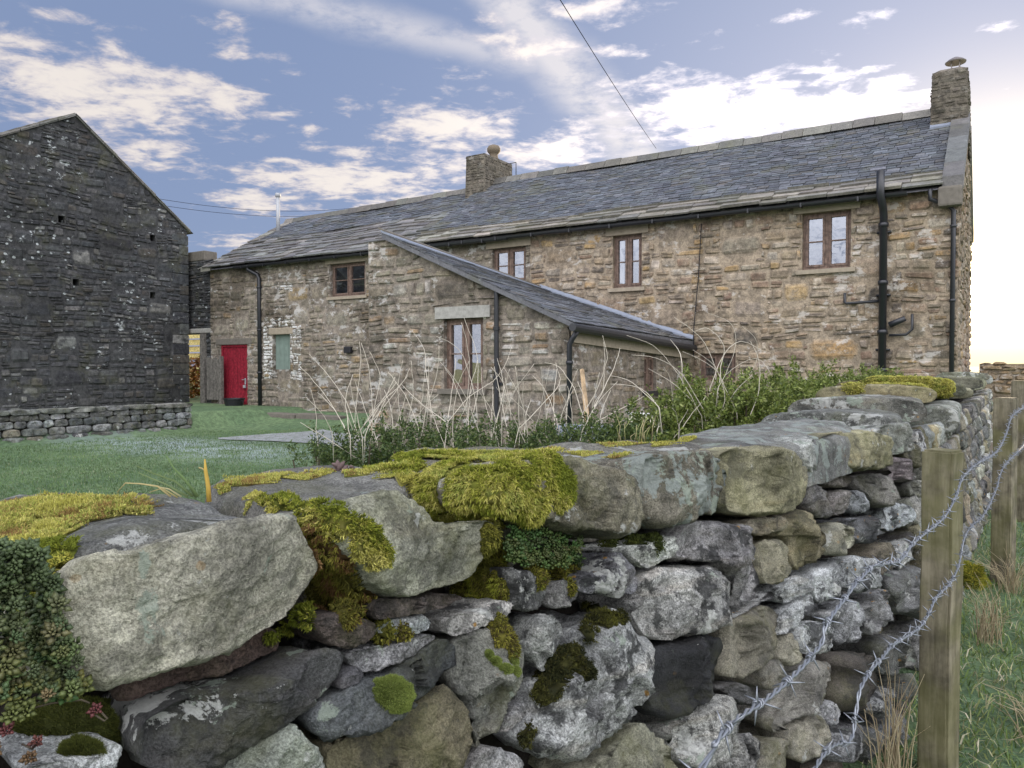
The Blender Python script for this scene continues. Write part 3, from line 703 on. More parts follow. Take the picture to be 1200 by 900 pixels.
br.tube([(e.x, FY - .1, e.z + .06), (e.x, FY - .1, z1_ + .02), (e.x + .03, FY - .1, z1_), (px - .02, FY - .1, z1_ + .02)], .027, 8)
p0 = at_y(1042, 381, FY - .12); p1 = at_y(1061, 373, FY - .12); br.tube([p0, p1], [.058, .05], 10)
q = [at_y(1042, 393, FY - .1), at_y(1062, 392, FY - .1), at_y(1069, 386, FY - .1), at_y(1069, 368, FY - .1)]; br.tube(q, .024, 8); br.build('branch_pipe', M['black'], dp, True)
def pipe(pts, r=.036, lab=None):
    mb = MB(); mb.tube(pts, r, 10); zt = pts[-2][2] - .3
    while zt > pts[-1][2] + .3: mb.lathe((pts[-1][0], pts[-1][1], zt), [(r, 0), (r * 1.3, .004), (r * 1.3, .05), (r, .054)], 10); zt -= 1.3
    o = mb.build('downpipe', M['black'], house, True)
    if lab: o['label'] = lab
xp = at_y(1117, 300, FY).x; xg = at_y(1091, 228, FY).x
pipe([(xg, EY, EZ - .03), (xg, EY + .02, EZ - .2), (xp - .08, FY - .07, EZ - .32), (xp, FY - .07, EZ - .42), (xp, FY - .07, .3)], .04)
xp = at_y(306, 400, FY).x; xg = at_y(296, 318, FY).x
pipe([(xg, EY, EZ - .04), (xg, EY + .03, EZ - .18), (xp - .06, FY - .06, EZ - .34), (xp, FY - .06, EZ - .46), (xp, FY - .06, .3)], .062)
cw = MB(); a = at_y(822, 262, FY - .04); b = at_y(813, 385, FY - .04); cw.tube([a, a.lerp(b, .5) + Vector((.02, 0, 0)), b, b - Z * .6], .01, 5); cw.build('drop_cable', M['cable'], house)
# windows
window(house, O, U, N, *W1); window(house, O, U, N, *W2, curtain=[(.03, .24), (.78, .97)]); window(house, O, U, N, *W3)
window(house, O, U, N, *W4); gwi = window(house, O, U, N, *GW, sill=False, lintel=False)
# blocked opening with faded shutter and whitewash patch
sh = MB(); nb = 4
for k in range(nb):
    a = WB[0] + (WB[1] - WB[0]) * k / nb; b = WB[0] + (WB[1] - WB[0]) * (k + 1) / nb; sh.box(a + .003, b - .003, FY + .10, FY + .13, WB[2], WB[3], b=.003)
shut = sh.build('window_shutter', M['sageboard'], house)
mb = MB(); mb.box(WB[0] - .15, WB[1] + .15, FY - .04, FY + .1, WB[3] + .003, WB[3] + .2, b=.02); mb.build('lintel', M['sand'], shut)
for (a, b, c, e) in ((WB[0] - .42, WB[0] - .02, WB[2] - .25, WB[3] + .3), (WB[1] + .02, WB[1] + .5, WB[2] - .3, WB[3] + .35), (WB[0] - .12, WB[1] + .25, WB[3] + .22, WB[3] + .55), (-18.55, -17.6, 3.85, 4.2)):
    mb = MB(); rubble(mb, O + N * .012, U, N, a, b, c, lambda u, e=e, a=a, b=b: e - .12 * abs(math.sin(u * 9 + a)), [], (.08, .13), (.1, .26), [((.50, .50, .49), 3), ((.40, .38, .35), 1.5), ((.26, .235, .20), 1.2)], .014)
    mb.build('whitewash_patch', M['whitewash'], house)
# red door
db = MB(); nb = 7; fwd = .07
for k in range(nb):
    a = DR[0] + fwd + (DR[1] - DR[0] - 2 * fwd) * k / nb; b = DR[0] + fwd + (DR[1] - DR[0] - 2 * fwd) * (k + 1) / nb; db.box(a + .006, b - .006, FY + .055, FY + .10, DR[2] + .02, DR[3] - fwd, b=.006)
door = db.build('door', M['reddoor'], house)
mb = MB(); mb.box(DR[0], DR[0] + fwd, FY + .02, FY + .12, DR[2], DR[3]); mb.box(DR[1] - fwd, DR[1], FY + .02, FY + .12, DR[2], DR[3]); mb.box(DR[0] + fwd, DR[1] - fwd, FY + .02, FY + .12, DR[3] - fwd + .002, DR[3]); mb.build('door_frame', M['reddoor'], door)
mb = MB(); hx = DR[1] - .16; mb.box(hx - .03, hx + .03, FY + .035, FY + .055, 1.05, 1.25, b=.006); mb.tube([(hx, FY + .04, 1.2), (hx, FY - .01, 1.2), (hx - .1, FY - .01, 1.2)], .011, 6); mb.box(hx - .05, hx + .05, FY - .015, FY + .04, .94, 1.03, b=.01); mb.build('latch', M['steel'], door)
mb = MB(); mb.box(DR[0] - .2, DR[1] + .25, FY - .04, FY + .12, DR[3] + .003, DR[3] + .2, b=.02); mb.build('lintel', M['darkdress'], door)
mb = MB(); lb = at_y(410, 410, FY); mb.box(lb.x - .13, lb.x + .13, FY - .12, FY + .01, lb.z - .09, lb.z + .09, b=.02); mb.build('outside_lamp', M['tub'], house)
# ---- lean-to extension
EXY = 10.3
xl = at_y(432, 350, EXY).x; xr = at_y(667, 420, EXY).x
zl = at_y(442, 283, EXY).z; zr_ = at_y(664, 379, EXY).z - .03
xk = at_y(456, 300, EXY).x
etop = lambda u: zl if u < xk else zl + (zr_ - zl) * (u - xk) / (xr - xk)
Oe = Vector((0, EXY, 0)); EW = rect(520, 373, 566, 456, EXY)
masonry_wall('extension_wall', M['extension'], house, Oe, U, N, xl, xr, 0, etop, [EW], (.11, .27), (.15, .46), EXTN, .03, extra=(xk,))
zfar = at_y(806, 404, FY).z - .03; SWL = FY - EXY
stop = lambda u: zr_ + (zfar - zr_) * u / SWL
sw = []
ya, yb = [ (lambda dd: dd.y * (xr / dd.x))(ray(px_, 430)) for px_ in (755, 769) ]
zt_ = at_x(762, 415, xr).z; zb_ = at_x(762, 458, xr).z
SW = (ya - EXY, yb - EXY, zb_, zt_)
Os = Vector((xr, EXY, 0)); Us = Vector((0, 1, 0)); Ns = Vector((1, 0, 0))
masonry_wall('extension_wall', M['extension'], house, Os, Us, Ns, 0, SWL, 0, stop, [SW], (.12, .22), (.25, .6), [((.20, .165, .12), 4), ((.16, .135, .105), 4), ((.25, .21, .16), 2)], .02)
mb = MB(); mb.add([(xl, FY, 0), (xl, EXY, 0), (xl, EXY, zl), (xl, FY, zl - .25)], [(0, 1, 2, 3)], (1, 1, 1, 0)); mb.build('extension_wall', M['extension'], house)
window(house, Oe, U, N, *EW, rows=2, lintmat='palestone', sillmat='darkdress')
window(house, Os, Us, Ns, *SW, rows=2, recess=.06, lintel=False, sillmat='tub')
# roof of the extension: corners read off the photo
ov = .13
Et = Vector((xk - .06, EXY - ov, zl + .10)); Eb = Vector((xr + .16, EXY - ov, zr_ + .02))
pf_ = at_y(806, 401, FY); Ef = Vector((xr + .16, FY - .01, pf_.z + .02)); pd_ = at_y(633, 336, FY); Ed = Vector((pd_.x, FY - .01, pd_.z - .06))
mb = MB(); ln_ = (Ed - Ef).length
slates(mb, Eb, Ef, Ed, Et, rows_from([(.17, .3, .014, 60)], (Et - Eb).length), .3, .014, SLATE, .015)
dn = Vector((0, 0, -.05)); mb.hexa([Eb + dn * 1.6, Ef + dn * 1.6, Ed + dn * 1.6, Et + dn * 1.6, Eb, Ef, Ed, Et], (.1, .1, .11, 1))
er = mb.build('extension_roof', M['slate'], house)
mb = MB(); up = Vector((0, 0, 1)); dwn = (Eb - Et).normalized(); dw2 = (Ef - Ed).normalized()
mb.hexa([Et + up * .02 - dwn * .02, Et + dwn * .34 + up * .035, Ed + dw2 * .34 + up * .035, Ed + up * .02, Et + up * .06 - dwn * .02, Et + dwn * .34 + up * .055, Ed + dw2 * .34 + up * .055, Ed + up * .06]); mb.build('flashing', M['lead'], er)
mb = MB(); mb.hexa([Et + up * .06 - dwn * .1, Et + dwn * .06 + up * .06, Ed + dw2 * .06 + up * .06, Ed - dw2 * .1 + up * .06, Et + up * .09 - dwn * .1, Et + dwn * .06 + up * .085, Ed + dw2 * .06 + up * .085, Ed - dw2 * .1 + up * .09], (.1, .1, .1, 1)); mb.build('ridge_stones', M['darkdress'], er)
mb = MB(); sd_ = Vector((0, -.06, 0)); mb.hexa([Ed + sd_ + up * .01, Ef + sd_ + up * .01, Ef + up * .01, Ed + up * .01, Ed + sd_ + up * .06, Ef + sd_ + up * .06, Ef + up * .12, Ed + up * .12]); mb.build('flashing', M['lead'], er)
# eaves board, gutter, pipes of the extension
mb = MB(); mb.hexa([(xr + .02, EXY + .02, zr_ - .26), (xr + .06, EXY + .02, zr_ - .26), (xr + .06, FY, zfar - .26), (xr + .02, FY, zfar - .26), (xr + .02, EXY + .02, zr_ - .06), (xr + .06, EXY + .02, zr_ - .06), (xr + .06, FY, zfar - .06), (xr + .02, FY, zfar - .06)]); mb.build('fascia_board', M['sand'], er)
mb = MB(); mb.tube([(xr + .19, EXY - .25, zr_ - .045), (xr + .19, FY - .02, zfar - .045)], .062, 10); mb.build('gutter', M['black'], er)
pipe([(xr + .18, EXY - .06, zr_ - .08), (xr + .1, EXY - .07, zr_ - .2), (xr + .045, EXY - .075, zr_ - .3), (xr + .045, EXY - .075, .15)], .042)
xq = at_y(585, 420, EXY).x; zq = at_y(585, 337, EXY).z
mb = MB(); mb.tube([(xq, EXY - .08, zq), (xq, EXY - .08, .15)], .04, 10)
for z in (zq - .7, zq - 1.5): mb.lathe((xq, EXY - .08, z), [(.04, 0), (.055, .004), (.055, .06), (.04, .064)], 10)
mb.box(xq - .09, xq + .09, EXY - .05, EXY + .01, 1.3, 1.35); mb.build('downpipe', M['black'], house)
# ------------------------------------------------------------------ barn
barn = thing('barn', 'tall dark stone barn with a steep lichen spotted gable and no windows', 'barn')
BX = -22.6; apY = 11.85; apZ = 8.86; rY = 15.42; rZ = 6.07; lY = 5.0
ltop = apZ - .56 * (apY - lY)
btop = lambda y: apZ - .56 * (apY - y) if y < apY else apZ + (rZ - apZ) * (y - apY) / (rY - apY)
Ob = Vector((BX, 0, 0)); Ub = Vector((0, 1, 0)); Nb = Vector((1, 0, 0))
def hole(px_, py_):
    p = at_x(px_, py_, BX); return (p.y - .09, p.y + .09, p.z - .10, p.z + .10)
holes = [hole(72, 257), hole(179, 279), hole(89, 331), hole(179, 346)]
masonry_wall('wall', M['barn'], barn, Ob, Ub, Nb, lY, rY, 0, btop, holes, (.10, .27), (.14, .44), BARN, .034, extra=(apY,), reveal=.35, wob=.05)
mb = MB(); mb.add([(BX, rY, 0), (BX - 11, rY, 0), (BX - 11, rY, rZ), (BX, rY, rZ)], [(0, 1, 2, 3)], (1, 1, 1, 0)); mb.add([(BX, lY, 0), (BX, lY, ltop), (BX - 11, lY, ltop), (BX - 11, lY, 0)], [(0, 1, 2, 3)], (1, 1, 1, 0))
mb.add([(BX - 11, lY, 0), (BX - 11, rY, 0), (BX - 11, rY, rZ), (BX - 11, apY, apZ), (BX - 11, lY, ltop)], [(0, 1, 2, 3, 4)], (1, 1, 1, 0))
for h in holes: mb.add([(BX - .34, h[0], h[2]), (BX - .34, h[1], h[2]), (BX - .34, h[1], h[3]), (BX - .34, h[0], h[3])], [(0, 1, 2, 3)], (.02, .02, .02, 1))
mb.build('wall', M['barn'], barn)
mb = MB(); v = .4
while v < rZ - .2:
    h = random.uniform(.24, .4); L = random.choice((.3, .55)); mb.box(BX - .3, BX + .04, rY - L, rY + .03, v + .01, v + h - .01, pick(BARN), .02); v += h
mb.build('quoin_stones', M['barn'], barn)
mb = MB()
slates(mb, Vector((BX - 11, rY + .18, rZ - .05)), Vector((BX + .05, rY + .18, rZ - .05)), Vector((BX + .05, apY, apZ + .06)), Vector((BX - 11, apY, apZ + .06)), rows_from([(.25, .45, .022, 40)], 4.7), .4, .02, FLAGS, .04)
slates(mb, Vector((BX + .05, lY - .3, ltop - .1)), Vector((BX - 11, lY - .3, ltop - .1)), Vector((BX - 11, apY, apZ + .06)), Vector((BX + .05, apY, apZ + .06)), rows_from([(.25, .45, .022, 60)], 8.2), .4, .02, FLAGS, .04)
mb.add([(BX - 11, rY + .18, rZ - .06), (BX + .1, rY + .18, rZ - .06), (BX + .1, apY, apZ + .04), (BX - 11, apY, apZ + .04)], [(0, 1, 2, 3)], (.1, .1, .1, 1))
mb.add([(BX - 11, lY - .3, ltop - .11), (BX + .1, lY - .3, ltop - .11), (BX + .1, apY, apZ + .04), (BX - 11, apY, apZ + .04)], [(3, 2, 1, 0)], (.1, .1, .1, 1))
mb.build('roof', M['flag'], barn)
mb = MB()
for (ya_, za_, yb_, zb_, n_) in ((rY + .10, rZ - .03, apY, apZ + .0, 9), (lY - .1, ltop - .03, apY, apZ + .0, 14)):
    for k in range(n_):
        a = Vector((0, ya_, za_)).lerp(Vector((0, yb_, zb_)), k / n_); b = Vector((0, ya_, za_)).lerp(Vector((0, yb_, zb_)), (k + .97) / n_); j = random.uniform(.05, .085)
        mb.hexa([(BX - .4, a.y, a.z), (BX + j, a.y, a.z), (BX + j, b.y, b.z), (BX - .4, b.y, b.z), (BX - .4, a.y, a.z + .09), (BX + j, a.y, a.z + .09), (BX + j, b.y, b.z + .08), (BX - .4, b.y, b.z + .08)], pick([((.20, .19, .175), 2), ((.26, .25, .23), 1), ((.15, .145, .13), 1)]))
mb.build('verge_slabs', M['flag'], barn)
# link wall with a passage through it
lw = thing('link_wall', 'dark stone wall with a narrow see-through passage joining barn and farmhouse', 'wall')
OL = Vector((0, 15.62, 0)); pl0 = at_y(217, 430, 15.62).x; pl1 = at_y(239, 430, 15.62).x; plz = at_y(228, 391, 15.62).z
ltopf = lambda u: 5.12 if u < -22.15 else 4.2
masonry_wall('wall', M['barn'], lw, OL, U, N, -24.2, XL - .005, 0, lambda u: 5.1, [(pl0 - .9, pl1, .0, plz)], (.09, .18), (.15, .45), BARN, .04, reveal=.5)
mb = MB(); mb.box(pl0 - .95, pl1 + .5, 15.55, 16.1, plz + .003, plz + .16, (.2, .2, .19, 1), .03); mb.build('lintel', M['palestone'], lw)
mb = MB(); mb.box(-23.3, XL - .45, 15.60, 16.1, 5.105, 5.42, (.3, .3, .3, 1), .03); mb.build('cap_slab', M['darkdress'], lw)
mb = MB(); mb.box(pl1 - .02, pl1 + .2, 15.48, 15.6, .3, plz - .02, (1, 1, 1, 1), .015); mb.build('gatepost', M['greywood'], lw)
gt_ = thing('wooden_gate', 'short weathered grey plank gate standing open beside the red door', 'gate')
g0 = at_y(242, 440, 15.3).x; g1 = at_y(258, 440, 15.3).x; gz0, gz1 = .55, at_y(250, 419, 15.3).z
mb = MB()
for k in range(4):
    a = g0 + (g1 - g0) * k / 4; mb.box(a + .006, a + (g1 - g0) / 4 - .006, 15.30, 15.33, gz0, gz1 - .05 * (k % 2), b=.004)
mb.build('plank', M['greywood'], gt_)
mb = MB(); mb.box(g1 + .005, g1 + .12, 15.24, 15.35, .3, gz1 + .04, b=.01); mb.build('gate_stile', M['greywood'], gt_)
mb = MB(); mb.box(g0, g1, 15.335, 15.375, gz0 + .15, gz0 + .25); mb.box(g0, g1, 15.335, 15.375, gz1 - .35, gz1 - .25); mb.build('rail', M['greywood'], gt_)
bk = at_y(277, 476, 15.1)
tb = thing('tub', 'low round black plastic tub standing at the foot of the red door', 'tub')
mb = MB(); mb.lathe((bk.x, 15.02, .31), [(.24, 0), (.3, .30), (.325, .30), (.325, .33), (.29, .33), (.235, .03)], 20); mb.build('bowl', M['tub'], tb, False)
mb = MB(); mb.tube([(bk.x + .32, 15.02, .57), (bk.x + .42, 15.02, .57), (bk.x + .42, 15.02, .52)], .014, 6); mb.build('handle', M['tub'], tb)
# boards coloured as if sunlit and a bracken bank seen through the passage
bf = thing('board_fence', 'board fence coloured pale yellow as if sunlit, glimpsed through the passage by the barn', 'fence')
fy = 19.5; fz = [at_y(228, y_, fy).z for y_ in (390, 398, 406, 414, 422)]; fx0 = at_y(212, 400, fy).x; fx1 = at_y(246, 400, fy).x
for k in range(4): 
    mb = MB(); mb.hexa([(fx0 - 2.5, fy, fz[k + 1] + .05), (fx1 + .5, fy, fz[k + 1] + .05), (fx1 + .5, fy + .03, fz[k + 1] + .05), (fx0 - 2.5, fy + .03, fz[k + 1] + .05), (fx0 - 2.5, fy + .06, fz[k]), (fx1 + .5, fy + .06, fz[k]), (fx1 + .5, fy + .09, fz[k]), (fx0 - 2.5, fy + .09, fz[k])]); mb.build('board', M['straw'], bf)
mb = MB(); mb.box(fx0 - .45, fx0 - .35, fy + .1, fy + .2, .2, fz[0] - .05); mb.box(fx1 + .35, fx1 + .45, fy + .1, fy + .2, .2, fz[0]); mb.build('post', M['greywood'], bf)
# ------------------------------------------------------------------ field wall (foreground)
ZTOP = 1.39; BATTER = .15
def face_x(Y, z): return wall_top_x(Y) + BATTER * max(0.0, ZTOP - z)
def on_face(x, y):
    d = ray(x, y); lo, hi = .15, 40.0
    f = lambda w: w * d.x - face_x(w * d.y, CAM_Z + w * d.z)
    # camera stands on the +X side of the face: walk out until the ray has passed behind it
    w = lo; step = .02; prev = f(lo)
    while w < hi:
        w2 = w + step; c = f(w2)
        if c <= 0:
            a, b = w, w2
            for _ in range(40):
                mdl = (a + b) / 2
                if f(mdl) <= 0: b = mdl
                else: a = mdl
            return CAM + d * b
        w = w2; step *= 1.05
    return CAM + d * hi
def chaikin(p, n=1):
    for _ in range(n):
        q = []
        for i in range(len(p)):
            a, b = p[i], p[(i + 1) % len(p)]; q += [a * .78 + b * .22, a * .22 + b * .78]
        p = q
    return p
def resample(p, n):
    L = [0]
    for i in range(len(p)): L.append(L[-1] + (p[(i + 1) % len(p)] - p[i]).length)
    out = []; k = 0
    for i in range(n):
        s = L[-1] * i / n
        while L[k + 1] < s: k += 1
        f = (s - L[k]) / max(L[k + 1] - L[k], 1e-9); out.append(p[k].lerp(p[(k + 1) % len(p)], f))
    return out
SURF_V = []; SURF_F = []         # all near stone surface, for seating the moss
def stone(name, mat, pts, depth, tint, lich, parent, n=72, rings=14, seed=None, bulge=.16, edge=.28, facets=4, rough=1.0, shrink=.985, backdrop=0.0, collect=True, out=0.0, tilt=.32, nrm=None, chis=0.0, taper=.26, planes=None):
    """one rock: outline on the wall face, a chiselled rounded front, body running back into the wall"""
    rnd = random.Random(seed if seed is not None else random.random())
    tint = (tint[0] * .96, tint[1], tint[2] * 1.06) if mat != 'gritstone' else (tint[0] * 1.02, tint[1] * 1.01, tint[2] * .97)
    gk = {'limestone': 1.24, 'gritstone': 1.32, 'lichenstone': 1.2}.get(mat, 1.0); tint = tuple(min(.72, c_ * gk) for c_ in tint)
    c = sum(pts, Vector()) / len(pts)
    if nrm is None:
        dY = .02; tg = Vector((wall_top_x(c.y + dY) - wall_top_x(c.y - dY), 2 * dY, 0)).normalized(); nn = Vector((tg.y, -tg.x, 0))
    else: nn = nrm.normalized(); tg = Vector((-nn.y, nn.x, 0))
    bb = Vector((0, 0, 1)); nn = (nn + bb * (BATTER * .8 if nrm is None else 0)).normalized(); bb = nn.cross(tg); bb = bb if bb.z > 0 else -bb
    p2 = [Vector(((p - c).dot(tg), (p - c).dot(bb))) for p in pts]
    area = sum(p2[i].x * p2[(i + 1) % len(p2)].y - p2[(i + 1) % len(p2)].x * p2[i].y for i in range(len(p2))) / 2
    if area < 0: p2.reverse()
    R = math.sqrt(abs(area) / math.pi)
    p2 = resample(chaikin(p2, 1 if n < 60 else 2), n)
    cen = sum(p2, Vector((0, 0))) / n
    off = Vector((rnd.uniform(-50, 50), rnd.uniform(-50, 50), rnd.uniform(-50, 50)))
    p2 = [cen + (p - cen) * (shrink + .05 * rough * noise.noise(off + Vector((p.x, p.y, 0)) * (2.2 / R))) for p in p2]
    pl = [(rnd.uniform(0, .5), rnd.uniform(-tilt, tilt), rnd.uniform(-tilt, tilt)) for _ in range(facets)]
    if planes: pl = planes
    vs_ = []; H = bulge * R
    def front(p, s):
        h = min([H * (.7 + a) + gx * p.x * .8 + gy * p.y * .8 for a, gx, gy in pl] + [H * 1.15]) if facets else H
        e0 = 1 - edge
        if s > e0:
            k = (s - e0) / edge; h = h * (1 - k * k) + (-.10 * R * edge * 2) * k ** 3
        return h
    SS = [((i + 1) / rings) ** .8 for i in range(rings)]
    vs_.append((cen.x, cen.y, front(cen, 0)))
    for s in SS:
        for p in p2:
            q = cen + (p - cen) * s; vs_.append((q.x, q.y, front(q, s)))
    ns = max(5, rings * 2 // 3)
    for j in range(1, ns + 1):
        f = j / ns; sc_ = 1 - taper * f
        for p in p2:
            q = cen + (p - cen) * sc_; vs_.append((q.x, q.y - backdrop * f, -.2 * R * edge - depth * f))
    for s in (.6, .25):
        for p in p2:
            q = cen + (p - cen) * (.9 * s); vs_.append((q.x, q.y - backdrop, -.2 * R * edge - depth - .02))
    vs_.append((cen.x, cen.y - backdrop, -.2 * R * edge - depth - .03))
    P3 = np.array([tuple(c + tg * a + bb * b + nn * (h + out)) for a, b, h in vs_])
    nr = len(SS) + ns + 2; fs = []
    for k in range(n): fs.append((0, 1 + k, 1 + (k + 1) % n))
    for r_ in range(nr - 1):
        for k in range(n):
            a = 1 + r_ * n + k; b = 1 + r_ * n + (k + 1) % n; fs.append((a, a + n, b + n, b))
    last = len(vs_) - 1
    for k in range(n): fs.append((last, 1 + (nr - 1) * n + (k + 1) % n, 1 + (nr - 1) * n + k))
    me = bpy.data.meshes.new(name); me.from_pydata([tuple(p) for p in P3], [], fs); me.update()
    nm = np.empty(len(P3) * 3, dtype=np.float32); me.vertices.foreach_get('normal', nm); nm = nm.reshape(-1, 3)
    A1, A2, A3 = .10 * R * rough, .035 * R * rough, min(.006, .05 * R) * rough
    o2 = off * 1.7
    for i in range(len(P3)):
        v = Vector(P3[i]); k = noise.noise(v * (1.6 / R) + off) * A1
        if chis:
            q_ = v * (1.15 / R) + o2; pt_ = noise.voronoi(q_)[1][0]; g_ = noise.random_unit_vector if False else noise.noise_vector(pt_ * 7.31 + off)
            fz_ = max(0.0, Vector(nm[i]).dot(nn)); P3[i] += np.array(nn) * (max(-.5, min(.28, (q_ - pt_).dot(g_))) * R * chis * fz_)
        k += (abs(noise.noise(v * (4.5 / R) + o2)) - .25) * -A2 * 2
        k += noise.fractal(v * (9 / R) + off, .9, 2.1, 3) * A3
        P3[i] += nm[i] * k
    me.vertices.foreach_set('co', P3.astype(np.float32).ravel()); me.update()
    if nm.shape[0] and (P3.mean(0) - P3[0]).dot(nm[0]) > 0: me.flip_normals()
    me.polygons.foreach_set('use_smooth', np.ones(len(me.polygons), dtype=bool))
    a = me.attributes.new('tint', 'FLOAT_COLOR', 'POINT'); a.data.foreach_set('color', np.tile(np.array([*tint, lich], dtype=np.float32), len(P3)))
    me.materials.append(M[mat])
    if collect:
        b = len(SURF_V); SURF_V.extend([tuple(p) for p in P3]); SURF_F.extend([tuple(i + b for i in f) for f in fs])
    if parent is False: return me
    return link(bpy.data.objects.new(name, me), parent)
fw = thing('field_wall', 'mossy dry stone field wall with heavy cope stones running away from the camera', 'wall')
L_ = (.36, .355, .34); LW = (.50, .50, .485); G_ = (.215, .215, .165); GG = (.25, .25, .205); D_ = (.042, .042, .044); BR = (.15, .105, .085); PU = (.20, .185, .18); OL = (.19, .172, .118); GR = (.20, .205, .20); PB = (.30, .33, .30)
COPES = [
 ('gritstone', (.32, .315, .27), .55, .30, [(78, 650), (160, 640), (245, 614), (332, 598), (345, 620), (353, 637), (363, 660), (350, 690), (335, 714), (290, 745), (230, 774), (170, 794), (110, 808), (76, 770), (60, 716)]),
 ('gritstone', (.275, .28, .235), .40, .34, [(366, 600), (410, 577), (455, 572), (492, 596), (505, 612), (570, 609), (577, 624), (556, 655), (545, 677), (500, 691), (470, 701), (432, 692), (412, 668), (382, 646)]),
 ('gritstone', (.18, .17, .135), .55, .36, [(585, 602), (629, 617), (677, 625), (707, 632), (728, 622), (734, 606), (728, 572), (718, 550), (690, 540), (640, 536), (590, 545), (560, 565), (560, 592)]),
 ('lichenstone', (.185, .165, .125), .85, .34, [(746, 562), (749, 532), (816, 523), (836, 543), (846, 561), (835, 581), (832, 603), (808, 605), (789, 616), (771, 621), (753, 611), (747, 585)]),
 ('gritstone', (.235, .225, .155), .28, .36, [(836, 531), (853, 524), (891, 524), (920, 531), (933, 552), (940, 573), (933, 585), (917, 596), (904, 606), (891, 608), (877, 604), (840, 601), (838, 571)]),
 ('limestone', (.32, .32, .29), .6, .30, [(924, 528), (941, 507), (950, 525), (949, 544), (941, 557), (932, 552)]),
 ('gritstone', (.22, .21, .14), .42, .42, [(947, 511), (980, 506), (1013, 505), (1032, 520), (1036, 539), (1027, 549), (1000, 552), (952, 545)]),
 ('farstone', (.30, .30, .26), .75, .40, [(1026, 498), (1060, 494), (1064, 509), (1061, 531), (1038, 534), (1031, 518)]),
]
